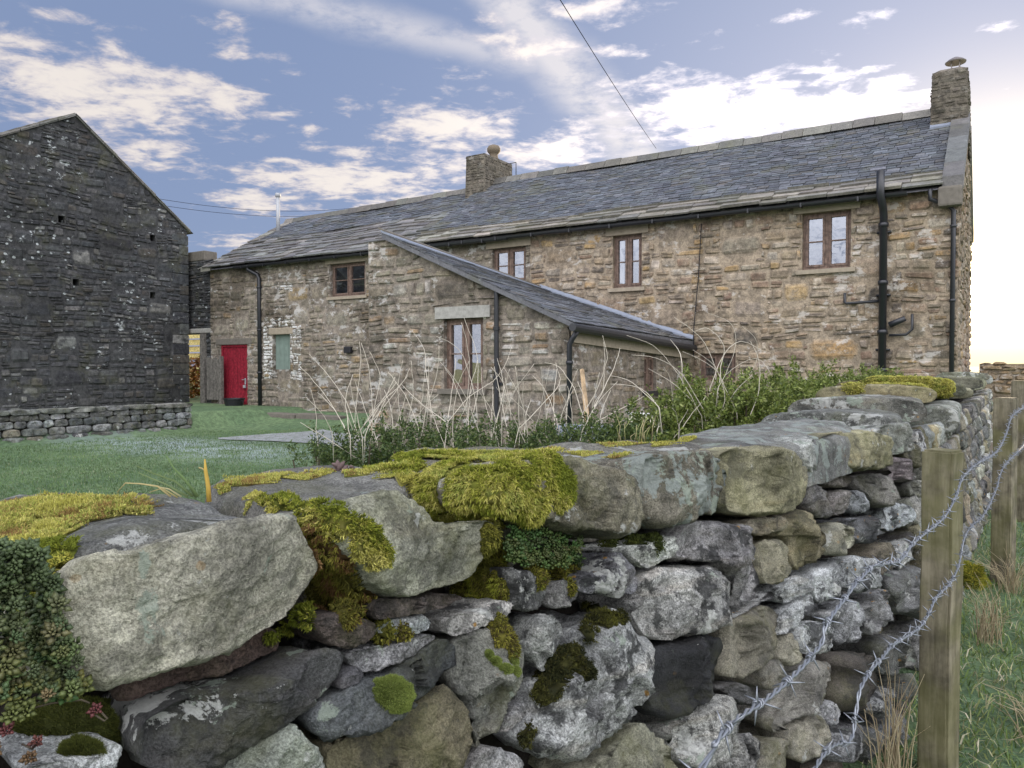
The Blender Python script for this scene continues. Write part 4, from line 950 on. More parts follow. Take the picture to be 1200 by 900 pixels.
STN = [
 ('earth', BR, .1, .16, [(147, 820), (155, 842), (200, 822), (290, 794), (350, 774), (366, 757), (335, 725), (310, 742), (250, 768), (200, 785)]),
 ('darkstone', (.078, .076, .074), .62, .22, [(155, 857), (162, 843), (203, 820), (248, 808), (293, 799), (355, 775), (384, 757), (400, 760), (404, 772), (397, 793), (384, 812), (368, 828), (347, 844), (328, 857), (301, 873), (267, 893), (238, 903), (170, 908), (157, 890)]),
 ('limestone', LW, .5, .2, [(20, 897), (100, 890), (146, 862), (141, 905), (120, 925), (30, 925)]),
 ('gritstone', PB, .45, .22, [(247, 905), (293, 876), (339, 847), (348, 849), (366, 868), (392, 903), (385, 930), (255, 930)]),
 ('darkstone', (.115, .12, .12), .5, .22, [(350, 846), (384, 816), (427, 797), (461, 784), (488, 767), (507, 752), (528, 747), (540, 759), (537, 777), (523, 793), (501, 811), (480, 830), (448, 851), (411, 867), (373, 874)]),
 ('darkstone', (.12, .115, .12), .3, .16, [(396, 810), (405, 789), (421, 778), (428, 793), (412, 807)]),
 ('limestone', (.27, .26, .255), .5, .18, [(408, 766), (432, 759), (464, 756), (496, 744), (516, 743), (507, 752), (485, 769), (461, 782), (427, 791), (415, 780)]),
 ('limestone', (.40, .41, .40), .6, .18, [(449, 731), (493, 718), (507, 727), (504, 740), (469, 748), (445, 744)]),
 ('farstone', (.14, .11, .095), .25, .16, [(366, 722), (390, 716), (428, 722), (447, 735), (436, 755), (405, 762), (380, 752)]),
 ('farstone', (.13, .105, .09), .25, .16, [(432, 703), (480, 700), (530, 695), (548, 700), (520, 715), (470, 722), (440, 730)]),
 ('limestone', (.50, .47, .43), .5, .22, [(524, 742), (520, 725), (552, 716), (579, 711), (597, 701), (604, 711), (597, 721), (568, 735), (532, 748)]),
 ('gritstone', OL, .3, .24, [(376, 880), (427, 857), (461, 844), (493, 825), (523, 801), (536, 814), (551, 820), (557, 847), (551, 880), (545, 912), (520, 935), (400, 935)]),
 ('gritstone', (.225, .23, .215), .5, .24, [(533, 752), (541, 744), (568, 735), (592, 727), (611, 743), (615, 761), (616, 791), (608, 812), (595, 833), (587, 847), (571, 871), (556, 884), (557, 852), (551, 820), (536, 812), (531, 788), (539, 777)]),
 ('limestone', (.36, .355, .33), .35, .2, [(622, 722), (645, 717), (667, 736), (656, 759), (640, 790), (632, 783), (616, 767), (619, 738)]),
 ('limestone', (.19, .185, .175), .5, .2, [(590, 660), (615, 668), (643, 668), (642, 712), (615, 718), (601, 711), (597, 690)]),
 ('limestone', (.21, .20, .185), .5, .2, [(643, 690), (660, 678), (673, 687), (683, 697), (664, 711), (651, 715), (643, 710)]),
 ('limestone', (.30, .29, .30), .55, .2, [(677, 676), (702, 672), (709, 650), (728, 645), (744, 660), (753, 682), (747, 695), (725, 703), (715, 698), (699, 695), (682, 697)]),
 ('limestone', L_, .5, .26, [(658, 752), (667, 736), (690, 728), (715, 711), (736, 721), (747, 740), (763, 753), (760, 767), (750, 788), (759, 820), (747, 841), (720, 871), (693, 888), (667, 896), (629, 894), (613, 884), (592, 868), (624, 833), (622, 800), (640, 794)]),
 ('limestone', (.28, .27, .26), .4, .2, [(581, 862), (605, 827), (616, 821), (617, 833), (601, 856)]),
 ('limestone', (.33, .32, .31), .45, .22, [(545, 902), (568, 872), (600, 880), (613, 893), (628, 920), (600, 935), (545, 930)]),
 ('limestone', (.40, .385, .36), .5, .24, [(740, 708), (755, 674), (766, 668), (797, 664), (835, 660), (858, 679), (860, 697), (855, 713), (856, 727), (832, 743), (800, 748), (765, 752), (750, 735)]),
 ('limestone', (.40, .40, .36), .45, .2, [(736, 646), (760, 638), (792, 625), (795, 632), (787, 652), (757, 671)]),
 ('limestone', (.25, .235, .23), .45, .22, [(791, 621), (811, 608), (859, 611), (875, 608), (885, 635), (891, 653), (891, 700), (864, 715), (859, 712), (861, 680), (837, 662), (808, 654), (788, 651)]),
 ('darkstone', D_, .34, .24, [(763, 756), (795, 753), (835, 742), (853, 748), (850, 777), (843, 808), (821, 830), (787, 846), (773, 840), (759, 828), (761, 780)]),
 ('gritstone', (.20, .19, .16), .4, .22, [(853, 730), (880, 713), (912, 708), (918, 724), (908, 740), (911, 766), (888, 777), (869, 800), (849, 798), (853, 775), (857, 748)]),
 ('limestone', (.34, .33, .30), .55, .22, [(787, 857), (805, 842), (837, 816), (853, 812), (877, 840), (873, 857), (860, 872), (845, 894), (800, 906), (792, 881)]),
 ('gritstone', (.27, .27, .22), .45, .22, [(716, 886), (747, 844), (768, 857), (784, 871), (798, 900), (797, 930), (690, 930), (695, 905)]),
 ('limestone', (.42, .40, .37), .55, .2, [(848, 874), (875, 858), (893, 866), (895, 881), (890, 908), (870, 925), (845, 912)]),
 ('limestone', LW, .35, .2, [(913, 688), (933, 674), (948, 679), (946, 690), (925, 707), (918, 709)]),
 ('limestone', LW, .45, .2, [(908, 731), (923, 712), (952, 693), (955, 707), (947, 721), (913, 751)]),
 ('limestone', (.47, .47, .46), .4, .22, [(948, 677), (971, 659), (986, 653), (987, 668), (982, 696), (960, 712), (954, 693)]),
 ('limestone', (.44, .44, .43), .4, .22, [(988, 656), (1013, 652), (1024, 661), (1026, 688), (1008, 695), (989, 691)]),
 ('gritstone', OL, .25, .24, [(917, 598), (939, 593), (960, 608), (967, 639), (955, 661), (931, 671), (925, 632), (906, 626)]),
 ('gritstone', (.22, .21, .165), .35, .22, [(892, 633), (912, 630), (924, 640), (924, 667), (917, 684), (894, 687), (890, 653)]),
 ('gritstone', (.31, .31, .26), .45, .22, [(966, 614), (992, 612), (1003, 632), (1002, 645), (976, 652), (964, 649)]),
 ('farstone', PU, .25, .22, [(940, 561), (955, 569), (975, 580), (975, 604), (960, 610), (943, 592)]),
 ('farstone', (.26, .235, .22), .35, .2, [(977, 574), (991, 574), (993, 602), (978, 606)]),
 ('limestone', (.38, .385, .39), .4, .2, [(996, 574), (1006, 573), (1024, 595), (1013, 602), (996, 600)]),
 ('farstone', (.17, .17, .175), .55, .2, [(988, 612), (1008, 604), (1035, 608), (1037, 624), (1021, 639), (1005, 636)]),
 ('gritstone', (.25, .23, .19), .45, .18, [(868, 612), (907, 602), (918, 611), (915, 623), (893, 628), (878, 624)]),
 ('farstone', (.20, .175, .155), .3, .2, [(952, 550), (985, 555), (1002, 556), (998, 571), (976, 571), (955, 565)]),
 ('farstone', (.22, .205, .18), .4, .2, [(1003, 556), (1032, 556), (1048, 566), (1050, 583), (1030, 599), (1024, 593), (1001, 566)]),
 ('limestone', (.36, .37, .37), .45, .2, [(1033, 594), (1051, 588), (1064, 600), (1064, 611), (1046, 624), (1036, 624), (1038, 607)]),
 ('farstone', OL, .3, .2, [(1060, 524), (1072, 518), (1080, 532), (1080, 546), (1074, 550), (1061, 537)]),
 ('farstone', (.24, .20, .20), .4, .2, [(1034, 540), (1058, 534), (1066, 552), (1076, 560), (1060, 566), (1042, 560)]),
 ('farstone', (.25, .24, .20), .4, .2, [(1061, 566), (1079, 562), (1083, 570), (1081, 583), (1066, 583)]),
 ('farstone', (.27, .23, .17), .4, .2, [(1027, 643), (1046, 632), (1047, 651), (1041, 669), (1029, 681)]),
 ('farstone', (.24, .235, .225), .5, .22, [(1046, 668), (1072, 658), (1088, 672), (1090, 715), (1080, 725), (1053, 720), (1047, 703), (1039, 680)]),
 ('limestone', (.33, .32, .31), .45, .2, [(1021, 699), (1037, 687), (1044, 699), (1041, 723), (1030, 739), (1020, 748), (1014, 731)]),
 ('limestone', (.36, .355, .35), .45, .22, [(968, 718), (996, 700), (1008, 713), (1008, 735), (1001, 753), (982, 758), (980, 732)]),
 ('limestone', (.42, .42, .41), .5, .2, [(933, 739), (950, 727), (975, 732), (978, 758), (969, 767), (937, 767)]),
 ('gritstone', (.20, .195, .185), .4, .22, [(921, 809), (947, 774), (973, 771), (982, 791), (973, 806), (955, 830), (928, 846), (905, 866), (902, 847)]),
 ('darkstone', (.11, .095, .08), .3, .22, [(972, 769), (1000, 761), (1021, 765), (1028, 788), (1026, 820), (1008, 840), (982, 832), (975, 812), (985, 791)]),
 ('gritstone', (.235, .225, .195), .45, .22, [(926, 857), (947, 837), (962, 834), (967, 863), (959, 887), (931, 896)]),
 ('gritstone', (.22, .21, .185), .4, .2, [(897, 872), (920, 861), (924, 881), (922, 908), (905, 920), (894, 905)]),
 ('limestone', (.34, .33, .33), .45, .18, [(961, 831), (973, 818), (980, 826), (979, 846), (968, 856)]),
 ('gritstone', (.17, .165, .155), .35, .2, [(892, 778), (912, 768), (922, 793), (907, 808), (894, 809)]),
 ('darkstone', (.13, .125, .12), .35, .2, [(847, 806), (869, 798), (890, 813), (892, 823), (875, 830), (856, 814)]),
 ('gritstone', (.27, .26, .22), .4, .18, [(923, 742), (931, 741), (938, 769), (926, 783), (918, 774)]),
 ('farstone', (.23, .225, .205), .45, .22, [(1027, 752), (1040, 742), (1052, 745), (1071, 755), (1077, 776), (1063, 787), (1035, 795), (1029, 772)]),
 ('limestone', (.33, .325, .31), .5, .2, [(1018, 832), (1030, 808), (1053, 804), (1051, 824), (1040, 839), (1027, 843)]),
 ('farstone', (.22, .22, .215), .45, .22, [(1018, 857), (1044, 845), (1056, 828), (1062, 833), (1061, 860), (1057, 886), (1028, 905), (1018, 882)]),
 ('limestone', (.29, .285, .28), .45, .22, [(986, 852), (1012, 846), (1013, 866), (1003, 886), (988, 895), (967, 893), (971, 866)]),
 ('farstone', (.26, .22, .19), .4, .18, [(1063, 859), (1074, 860), (1075, 872), (1065, 879)]),
 ('farstone', (.28, .27, .25), .45, .2, [(1080, 730), (1092, 722), (1094, 790), (1080, 790)]),
 ('limestone', (.40, .39, .37), .4, .2, [(862, 722), (890, 704), (905, 690), (911, 700), (880, 710), (856, 727)]),
]
TRACED = []
def poly3(px): return [on_face(*p) for p in px]
for i, (mt, tn, li, dp_, px_) in enumerate(COPES):
    P = poly3(px_); big = i < 5
    TRACED.append([(p.y, p.z) for p in P])
    stone('cope_stone', mt, P, dp_, tn, li, fw, n=150 if big else 90, rings=26 if big else 16, seed=100 + i, bulge=.17 if i < 2 else .3, edge=.12, facets=4, rough=.66, shrink=1.0 if i < 2 else .975, backdrop=.05 if i < 2 else .0, out=.015, tilt=.3 if i < 2 else .45, chis=.12 if i < 2 else .34, taper=.08, planes={3: [(.5, .35, -.30), (.4, -.45, .15), (.3, .0, .55)], 4: [(.55, .55, .05), (.55, -.30, .10), (.5, .1, .45)]}.get(i))
for i, (mt, tn, li, dp_, px_) in enumerate(STN):
    P = poly3(px_); c = sum(P, Vector()) / len(P); near = c.length and (c - CAM).length < 1.5
    TRACED.append([(p.y, p.z) for p in P])
    earth = mt == 'earth'
    stone('wall_stone' if not earth else 'earth_packing', 'farstone' if earth else mt, P, dp_, tn, li, fw, n=104 if near else 64, rings=18 if near else 12, seed=300 + i, bulge=.34, edge=.2, facets=5, rough=1.0, shrink=.955, tilt=.5, chis=.55, out=-.045 if earth else 0.0)
def inside(pt, poly, grow=0.0):
    x, y = pt; cxx = sum(p[0] for p in poly) / len(poly); cyy = sum(p[1] for p in poly) / len(poly); r = False
    q = [(cxx + (a - cxx) * (1 + grow), cyy + (b - cyy) * (1 + grow)) for a, b in poly]
    for i in range(len(q)):
        (x1, y1), (x2, y2) = q[i], q[i - 1]
        if (y1 > y) != (y2 > y) and x < (x2 - x1) * (y - y1) / (y2 - y1) + x1: r = not r
    return r
# coursed stones: the far stretch, the foot, and whatever the traced ones leave open
PAL = [((.30, .295, .27), 3), ((.40, .395, .37), 2), ((.20, .19, .16), 3), ((.22, .20, .13), 2), ((.16, .155, .15), 2), ((.26, .22, .17), 1)]
fill_meshes = []; nparts = 0
z = .42
while z < ZTOP - .13:
    h = random.uniform(.075, .125); Y = -.9
    while Y < 12.2:
        Lh = random.uniform(.10, .24) * (1 if Y < 6 else 1.3); y0, y1 = Y, Y + Lh; Y += Lh
        zz = z + .02 * noise.noise(Vector((Y * 1.5, z, 4))); g = .004
        smp = [(y0 + (y1 - y0) * a, zz + h * b) for a in (.15, .5, .85) for b in (.2, .5, .8)]
        cov = sum(any(inside(s_, tp) for tp in TRACED) for s_ in smp if True) if -.2 < (y0 + y1) / 2 < 6 else 0
        if cov >= 3: continue
        pp = [(y0 + g + random.uniform(-.01, .015), zz + g), ((y0 + y1) / 2, zz + g - random.uniform(-.008, .012)), (y1 - g + random.uniform(-.015, .01), zz + g + random.uniform(-.01, .015)), (y1 - g, zz + h * .55), (y1 - g - random.uniform(0, .025), zz + h - g), ((y0 + y1) / 2, zz + h - g + random.uniform(-.012, .008)), (y0 + g + random.uniform(0, .025), zz + h - g), (y0 + g, zz + h * .5)]
        P = [Vector((face_x(a, b), a, b)) for a, b in pp]
        back = -.075 if cov else 0.0
        far = Y > 6
        me = stone('wall_stone', random.choice(('limestone', 'farstone', 'farstone', 'gritstone')), P, .14, pick(PAL)[:3], random.uniform(.25, .6), False, n=28 if far else 40, rings=6 if far else 8, bulge=.22, edge=.34, facets=3, rough=.9, shrink=1.04, chis=.35, out=back + random.uniform(-.015, .02), collect=False)
        if not far and Y > 4.2 and nparts < 30: link(bpy.data.objects.new('wall_stone', me), fw); nparts += 1
        else: fill_meshes.append(me)
    z += h
def join_meshes(name, meshes, parent, kind=None):
    bm = bmesh.new(); mats = []; res = bpy.data.meshes.new(name)
    for me in meshes:
        mt = me.materials[0]
        if mt not in mats: mats.append(mt)
        n0 = len(bm.faces); bm.from_mesh(me); bm.faces.ensure_lookup_table(); k = mats.index(mt)
        for f in bm.faces[n0:]: f.material_index = k
    bm.to_mesh(res); bm.free()
    for mt in mats: res.materials.append(mt)
    o = link(bpy.data.objects.new(name, res), parent)
    if kind: o['kind'] = kind
    return o
join_meshes('rubble', fill_meshes, fw, 'stuff')
# far cope slabs lying across the wall
def slab(Y0, Y1, zt, h, over=.03, width=.56, mat='farstone', tn=(.25, .24, .19), li=.5, n=60, sd=1, left=None):
    Ym = (Y0 + Y1) / 2; xr_ = wall_top_x(Ym) + over; xl_ = xr_ - width if left is None else left
    pts = [Vector((xl_, Y0, zt - h)), Vector((xl_ + .02, Y0, zt - .02)), Vector(((xl_ + xr_) / 2, Y0, zt + .004)), Vector((xr_ - .03, Y0, zt - .012)), Vector((xr_, Y0, zt - h * .5)), Vector((xr_ - .02, Y0, zt - h)), Vector(((xl_ + xr_) / 2, Y0, zt - h - .005))]
    return stone('cope_stone', mat, pts, Y1 - Y0, tn, li, fw, n=n, rings=12, seed=sd, bulge=.10, edge=.14, facets=2, rough=.45, shrink=1.0, nrm=Vector((0, -1, 0)), tilt=.12)
slab(3.30, 4.0, 1.42, .10, .03, .56, 'farstone', (.20, .20, .18), .6, 90, 11)
slab(3.75, 4.5, 1.465, .11, .05, .6, 'farstone', (.22, .21, .18), .7, 90, 12)
slab(4.55, 5.15, 1.505, .10, .0, .62, 'gritstone', (.22, .20, .13), .3, 90, 13)
slab(4.72, 6.2, 1.385, .14, .07, .3, 'farstone', (.27, .27, .23), .85, 80, 14)
slab(5.2, 6.5, 1.53, .09, .0, .66, 'gritstone', (.24, .22, .15), .4, 90, 15)
Yc = 6.4; k = 0
while Yc < 12.2:
    L = random.uniform(.35, .75); slab(Yc, Yc + L - .015, random.uniform(1.44, 1.52) + .03 * min(1, (Yc - 6) / 4), random.uniform(.10, .15), random.uniform(-.02, .07), random.uniform(.5, .64), 'farstone', pick([((.24, .23, .17), 2), ((.30, .29, .25), 1), ((.20, .19, .13), 1)])[:3], random.uniform(.3, .7), 44, 40 + k); Yc += L; k += 1
# slabs along the back of the wall top, near
def topslab(px_, zt, h, tn, li, sd, mat='farstone'):
    P = [at_z(x, y, zt) for x, y in px_]; c = sum(P, Vector()) / len(P)
    n = 80; p2 = resample(chaikin([Vector((p.x - c.x, p.y - c.y)) for p in P], 2), n); rnd = random.Random(sd); off = Vector((sd, sd * 2, 1)); vs_ = []; fs = []
    ringsd = [(.01, .004), (.3, .004), (.6, .002), (.85, 0), (.96, -.008), (1, -.03)] + [(1.0, -.03 - (h - .03) * j / 5) for j in range(1, 6)]
    for s, dz in ringsd:
        for p in p2:
            q = Vector((p.x * s + c.x, p.y * s + c.y, zt + dz)); q += Vector((noise.noise(q * 9 + off) * .012, noise.noise(q * 9 - off) * .012, noise.noise(q * 7 + off) * .018 + noise.fractal(q * 30, .9, 2, 3) * .004)); vs_.append(q)
    for r_ in range(len(ringsd) - 1):
        for k_ in range(n): a = r_ * n + k_; b = r_ * n + (k_ + 1) % n; fs.append((a, b, b + n, a + n))
    fs.append(tuple(range(n - 1, -1, -1)))
    me = bpy.data.meshes.new('cope_stone'); me.from_pydata([tuple(v) for v in vs_], [], fs); me.update()
    bm = bmesh.new(); bm.from_mesh(me); bmesh.ops.recalc_face_normals(bm, faces=bm.faces); bm.to_mesh(me); bm.free()
    me.polygons.foreach_set('use_smooth', np.ones(len(me.polygons), dtype=bool)); me.materials.append(M[mat])
    a = me.attributes.new('tint', 'FLOAT_COLOR', 'POINT'); a.data.foreach_set('color', np.tile(np.array([*tn, li], dtype=np.float32), len(vs_)))
    b = len(SURF_V); SURF_V.extend([tuple(v) for v in vs_]); SURF_F.extend([tuple(i + b for i in f) for f in fs[:-1]])
    link(bpy.data.objects.new('cope_stone', me), fw)
topslab([(-30, 580), (120, 577), (243, 578), (262, 588), (330, 604), (200, 640), (60, 652), (-60, 640)], 1.41, .12, (.20, .205, .20), .45, 21)
topslab([(232, 560), (300, 552), (370, 548), (430, 541), (520, 560), (430, 585), (370, 606), (320, 598), (262, 584)], 1.415, .13, (.20, .20, .19), .4, 22, 'lichenstone')
topslab([(440, 530), (540, 524), (660, 520), (740, 514), (800, 512), (840, 526), (742, 545), (640, 556), (560, 585), (480, 560)], 1.405, .13, (.22, .215, .19), .5, 23)
topslab([(790, 506), (860, 498), (930, 488), (985, 489), (1010, 505), (930, 522), (850, 530), (800, 522)], 1.40, .12, (.22, .225, .22), .7, 24, 'lichenstone')
# core of the wall
mb = MB(); Ys = [-1.0 + .3 * i for i in range(45)]
for a, b in zip(Ys[:-1], Ys[1:]):
    q = []
    for zz in (.2, ZTOP - .10):
        for Yq, s in ((a, 0), (b, 0), (b, 1), (a, 1)):
            fx = face_x(Yq, zz); q.append((fx - .15 if s == 0 else wall_top_x(Yq) - .46, Yq, zz))
    mb.hexa([q[3], q[0], q[1], q[2], q[7], q[4], q[5], q[6]])
mb.build('core', M['earth'], fw)
# ------------------------------------------------------------------ low garden wall in front of the barn
gw = thing('garden_wall', 'low grey dry stone wall on the lawn in front of the barn', 'wall')
GX = -17.1; y0_, y1_ = 6.2, 11.75; gms = []; nst = 0
z = -.03
while z < .58:
    h = random.uniform(.11, .19); Y = y0_
    while Y < y1_:
        L = random.uniform(.22, .6); a, b = Y, min(Y + L, y1_); Y += L
        if b - a < .08: continue
        pp = [(a + .005, z), ((a + b) / 2, z - .01), (b - .005, z + random.uniform(-.01, .02)), (b, z + h * .5), (b - random.uniform(.01, .05), z + h - .006), ((a + b) / 2, z + h + .005), (a + random.uniform(.01, .05), z + h - .006), (a, z + h * .5)]
        P = [Vector((GX + .1 * (.6 - q), p, q)) for p, q in pp]
        gms.append(stone('stone', 'farstone', P, .3, pick([((.20, .20, .19), 3), ((.13, .13, .125), 3), ((.34, .34, .335), 1.6), ((.20, .185, .15), 1)])[:3], random.uniform(.25, .6), False, n=28, rings=7, bulge=.3, edge=.3, facets=4, rough=.8, shrink=.97, chis=.4, collect=False, nrm=Vector((1, 0, 0))))
    z += h
Y = y0_
while Y < y1_ - .05:
    L = random.uniform(.5, 1.0); b = min(Y + L, y1_ + .03)
    P = [Vector((GX + .07, p, q)) for p, q in ((Y, .60), ((Y + b) / 2, .595), (b - .01, .60), (b - .01, .70), ((Y + b) / 2, .715), (Y, .70))]
    link(bpy.data.objects.new('coping_stone', stone('coping_stone', 'farstone', P, .5, pick([((.19, .185, .165), 3), ((.15, .15, .14), 2)])[:3], .3, False, n=40, rings=6, bulge=.12, edge=.2, facets=2, rough=.5, collect=False, nrm=Vector((1, 0, 0)))), gw); Y = b
join_meshes('stonework', gms, gw, 'stuff')
mb = MB(); mb.box(GX - .5, GX - .04, y0_, y1_ - .04, -.1, .62); mb.build('core', M['earth'], gw)
# stone edging along the foot of the house
ke = MB(); x = XL + .3
while x < -15.2:
    L = random.uniform(.5, 1.0); ke.box(x, x + L - .02, 14.15 + .1 * noise.noise(Vector((x, 0, 0))), 14.5, .12, .33 + random.uniform(-.015, .015), (.2, .19, .17, 1), .03); x += L
tag(ke.build('path_kerb', M['darkdress']), kind='structure')
# far garden wall catching the sun beyond the house corner
sw_ = thing('boundary_wall', 'short dry stone boundary wall beyond the right-hand house corner, catching low sun', 'wall')
mb = MB(); Ow = Vector((-.3, 17.2, 0)); Uw = Vector((1, .02, 0)).normalized(); Nw = Vector((0, -1, 0))
masonry_wall('stonework', M['facade'], sw_, Ow, Uw, Nw, 0, .95, .3, lambda u: 1.66 + .06 * math.sin(u * 5), [], (.07, .12), (.12, .35), [((.34, .24, .14), 2), ((.26, .2, .13), 1)], .05)
masonry_wall('stonework', M['facade'], sw_, Ow + Uw * .95, Vector((0, 1, 0)), Vector((1, 0, 0)), 0, 5, .3, lambda u: 1.66, [], (.07, .12), (.12, .35), [((.34, .24, .14), 2)], .05)
mb.box(-.28, .62, 17.22, 22, 1.55, 1.66, (.3, .24, .16, 1)); mb.build('cap', M['facade'], sw_)
# ------------------------------------------------------------------ moss, seated on the real stone surfaces
BVH = BVHTree.FromPolygons(SURF_V, SURF_F)
TV = np.array(SURF_V); TF = np.array([(f[0], f[1], f[2]) if len(f) == 3 else (f[0], f[1], f[2]) for f in SURF_F] + [(f[0], f[2], f[3]) for f in SURF_F if len(f) == 4])
TC = TV[TF].mean(1); TN = np.cross(TV[TF[:, 1]] - TV[TF[:, 0]], TV[TF[:, 2]] - TV[TF[:, 0]]); TA = np.linalg.norm(TN, axis=1) / 2; TN = TN / np.maximum(TA[:, None] * 2, 1e-12)
tocen = TC * 0
def hit(x, y):
    h = BVH.ray_cast(CAM, ray(x, y).normalized()); return (h[0], h[1]) if h[0] is not None else (on_face(x, y), Vector((1, 0, 0)))
def outward(idx):
    nn = TN[idx].copy(); return nn
def moss(label, seeds, cols, thick=.012, length=.010, dens=160000, droop=.3, width=.0011, up=.5, group=None, rough_edge=.35, flat=False, maxn=14000, mat='moss', base=(.05, .05, .015)):
    hits = []
    for (x, y, rpx) in seeds:
        p, n = hit(x, y); hits.append((p, rpx * (p - CAM).dot(Fv) / F_PX, n))
    P = np.array([tuple(h[0]) for h in hits]); Rr = np.array([h[1] for h in hits])
    dist = np.min(np.linalg.norm(TC[:, None, :] - P[None], axis=2) / Rr[None], axis=1)
    idx = np.where(dist < 1.3)[0]
    wob = np.array([noise.fractal(Vector(TC[i]) * 38, .8, 2.2, 3) for i in idx]); d2 = dist[idx] + wob * rough_edge
    sel = idx[d2 < 1]; d2 = d2[d2 < 1]
    if len(sel) == 0: return None
    nn = TN[sel]
    A = TA[sel]; pr = A / A.sum(); N_ = int(min(maxn, max(150, A.sum() * dens)))
    ch = RNG.choice(len(sel), N_, p=pr); tri = TV[TF[sel[ch]]]
    u = RNG.random((N_, 2)); fl = u.sum(1) > 1; u[fl] = 1 - u[fl]
    S = tri[:, 0] + (tri[:, 1] - tri[:, 0]) * u[:, :1] + (tri[:, 2] - tri[:, 0]) * u[:, 1:]
    n_ = nn[ch]; e = np.clip((1 - d2[ch]) * 2.2, 0.12, 1) ** .6
    clump = np.array([noise.noise(Vector(s) * 70) for s in S]) * .5 + .5
    lift = thick * e * (.55 + .75 * clump)
    # soft pad under the fibres
    rt = bpy.data.objects.new('moss_cushion', None)
    pv = TV[TF[sel]].reshape(-1, 3); pn = np.repeat(nn, 3, 0)
    key = {}; vid = []; acc = []; cnt = []; pts = []
    for p, q in zip(pv, pn):
        k = tuple(np.round(p, 5))
        if k not in key: key[k] = len(pts); pts.append(p); acc.append(q.copy()); cnt.append(1)
        else: acc[key[k]] += q
        vid.append(key[k])
    pts = np.array(pts); acc = np.array(acc); acc /= np.maximum(np.linalg.norm(acc, axis=1, keepdims=True), 1e-9)
    dd = np.min(np.linalg.norm(pts[:, None, :] - P[None], axis=2) / Rr[None], axis=1) + np.array([noise.fractal(Vector(p) * 38, .8, 2.2, 3) for p in pts]) * rough_edge
    ee = np.clip((1 - dd) * 2.2, 0.0, 1) ** .6; cl = np.array([noise.noise(Vector(p) * 70) for p in pts]) * .5 + .5
    pv2 = pts + acc * (thick * ee * (.28 + .55 * cl))[:, None] + acc * -.001
    tc = np.tile(np.array([*base, 1.0]), (len(pv2), 1)); 
    pick_c = np.array([c[:3] for c, w_ in cols]); pw = np.array([w_ for c, w_ in cols], dtype=float)
    def colour(pp):
        n1 = np.array([noise.noise(Vector(p) * 28 + Vector((3, 1, 2))) for p in pp]) * .5 + .5; n1 = np.clip((n1 - .25) * 2, 0, .999)
        cum = np.cumsum(pw) / pw.sum(); r = np.clip(n1 + RNG.normal(0, .16, len(pp)), 0, .999); k = np.searchsorted(cum, r)
        return pick_c[np.clip(k, 0, len(pick_c) - 1)]
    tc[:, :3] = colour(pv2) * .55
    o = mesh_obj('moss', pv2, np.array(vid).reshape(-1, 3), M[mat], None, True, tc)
    tag(o, label, 'moss', group)
    # fibres
    d = n_ * (1 - up * .4) + np.array([0, 0, up]) + RNG.normal(0, .62, (N_, 3)); side = 1 - np.clip(n_[:, 2], 0, 1)
    d[:, 2] -= droop * side * 1.6; d /= np.linalg.norm(d, axis=1, keepdims=True)
    Ln = length * RNG.uniform(.55, 1.35, N_) * (.5 + .5 * e)
    root = S + n_ * (lift * .8)[:, None]; t1 = np.cross(d, RNG.normal(0, 1, (N_, 3))); t1 /= np.maximum(np.linalg.norm(t1, axis=1, keepdims=True), 1e-9)
    w_ = (width * RNG.uniform(.7, 1.4, N_))[:, None]; mid = root + d * (Ln * .55)[:, None]
    d2_ = d + np.array([0, 0, -1]) * (droop * .9) + RNG.normal(0, .3, (N_, 3)); d2_ /= np.linalg.norm(d2_, axis=1, keepdims=True); tip = mid + d2_ * (Ln * .5)[:, None]
    V = np.stack([root - t1 * w_, root + t1 * w_, mid + t1 * w_ * .9, mid - t1 * w_ * .9, tip], 1).reshape(-1, 3)
    b = np.arange(N_) * 5
    F = np.concatenate([np.stack([b, b + 1, b + 2], 1), np.stack([b, b + 2, b + 3], 1), np.stack([b + 3, b + 2, b + 4], 1)])
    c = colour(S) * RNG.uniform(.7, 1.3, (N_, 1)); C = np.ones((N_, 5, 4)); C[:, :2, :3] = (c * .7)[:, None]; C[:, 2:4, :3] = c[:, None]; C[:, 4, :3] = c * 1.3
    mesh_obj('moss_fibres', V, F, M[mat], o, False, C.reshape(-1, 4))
    return o
YEL = [((.38, .36, .08), 3), ((.50, .46, .14), 2), ((.29, .32, .07), 2), ((.40, .31, .10), 1), ((.26, .17, .06), .8)]
GRN = [((.16, .19, .022), 3), ((.26, .28, .035), 3), ((.10, .12, .016), 2), ((.36, .34, .06), 1.5)]
OLV = [((.12, .12, .018), 3), ((.20, .19, .03), 2), ((.075, .06, .02), 2), ((.26, .24, .04), 1.2)]
RST = [((.10, .095, .018), 3), ((.17, .155, .025), 3), ((.14, .075, .03), 2), ((.20, .12, .05), 1.3)]
DRK = [((.030, .034, .010), 3), ((.05, .048, .012), 2), ((.075, .075, .016), 2)]
PIL = [((.15, .20, .04), 3), ((.22, .28, .07), 2), ((.10, .135, .025), 1)]
moss('thick yellow moss mat along the top left of the nearest cope stone', [(20, 600, 60), (70, 598, 55), (120, 600, 42), (30, 640, 38), (150, 594, 26), (-10, 620, 60), (60, 625, 40)], YEL, .012, .0058, 900000, .25, .00065, maxn=48000)
moss('green moss fringe hanging over the left edge of the nearest cope stone', [(45, 655, 28), (62, 670, 26), (38, 690, 24), (72, 650, 24)], GRN, .010, .0065, 900000, .6, .00065, maxn=16000)
moss('bright green mossy ridge arching over the gap right of the biggest cope stone', [(330, 592, 26), (365, 600, 24), (395, 612, 26), (425, 632, 24), (443, 652, 18)], GRN + YEL[:2], .012, .0062, 900000, .4, .00065, maxn=30000)
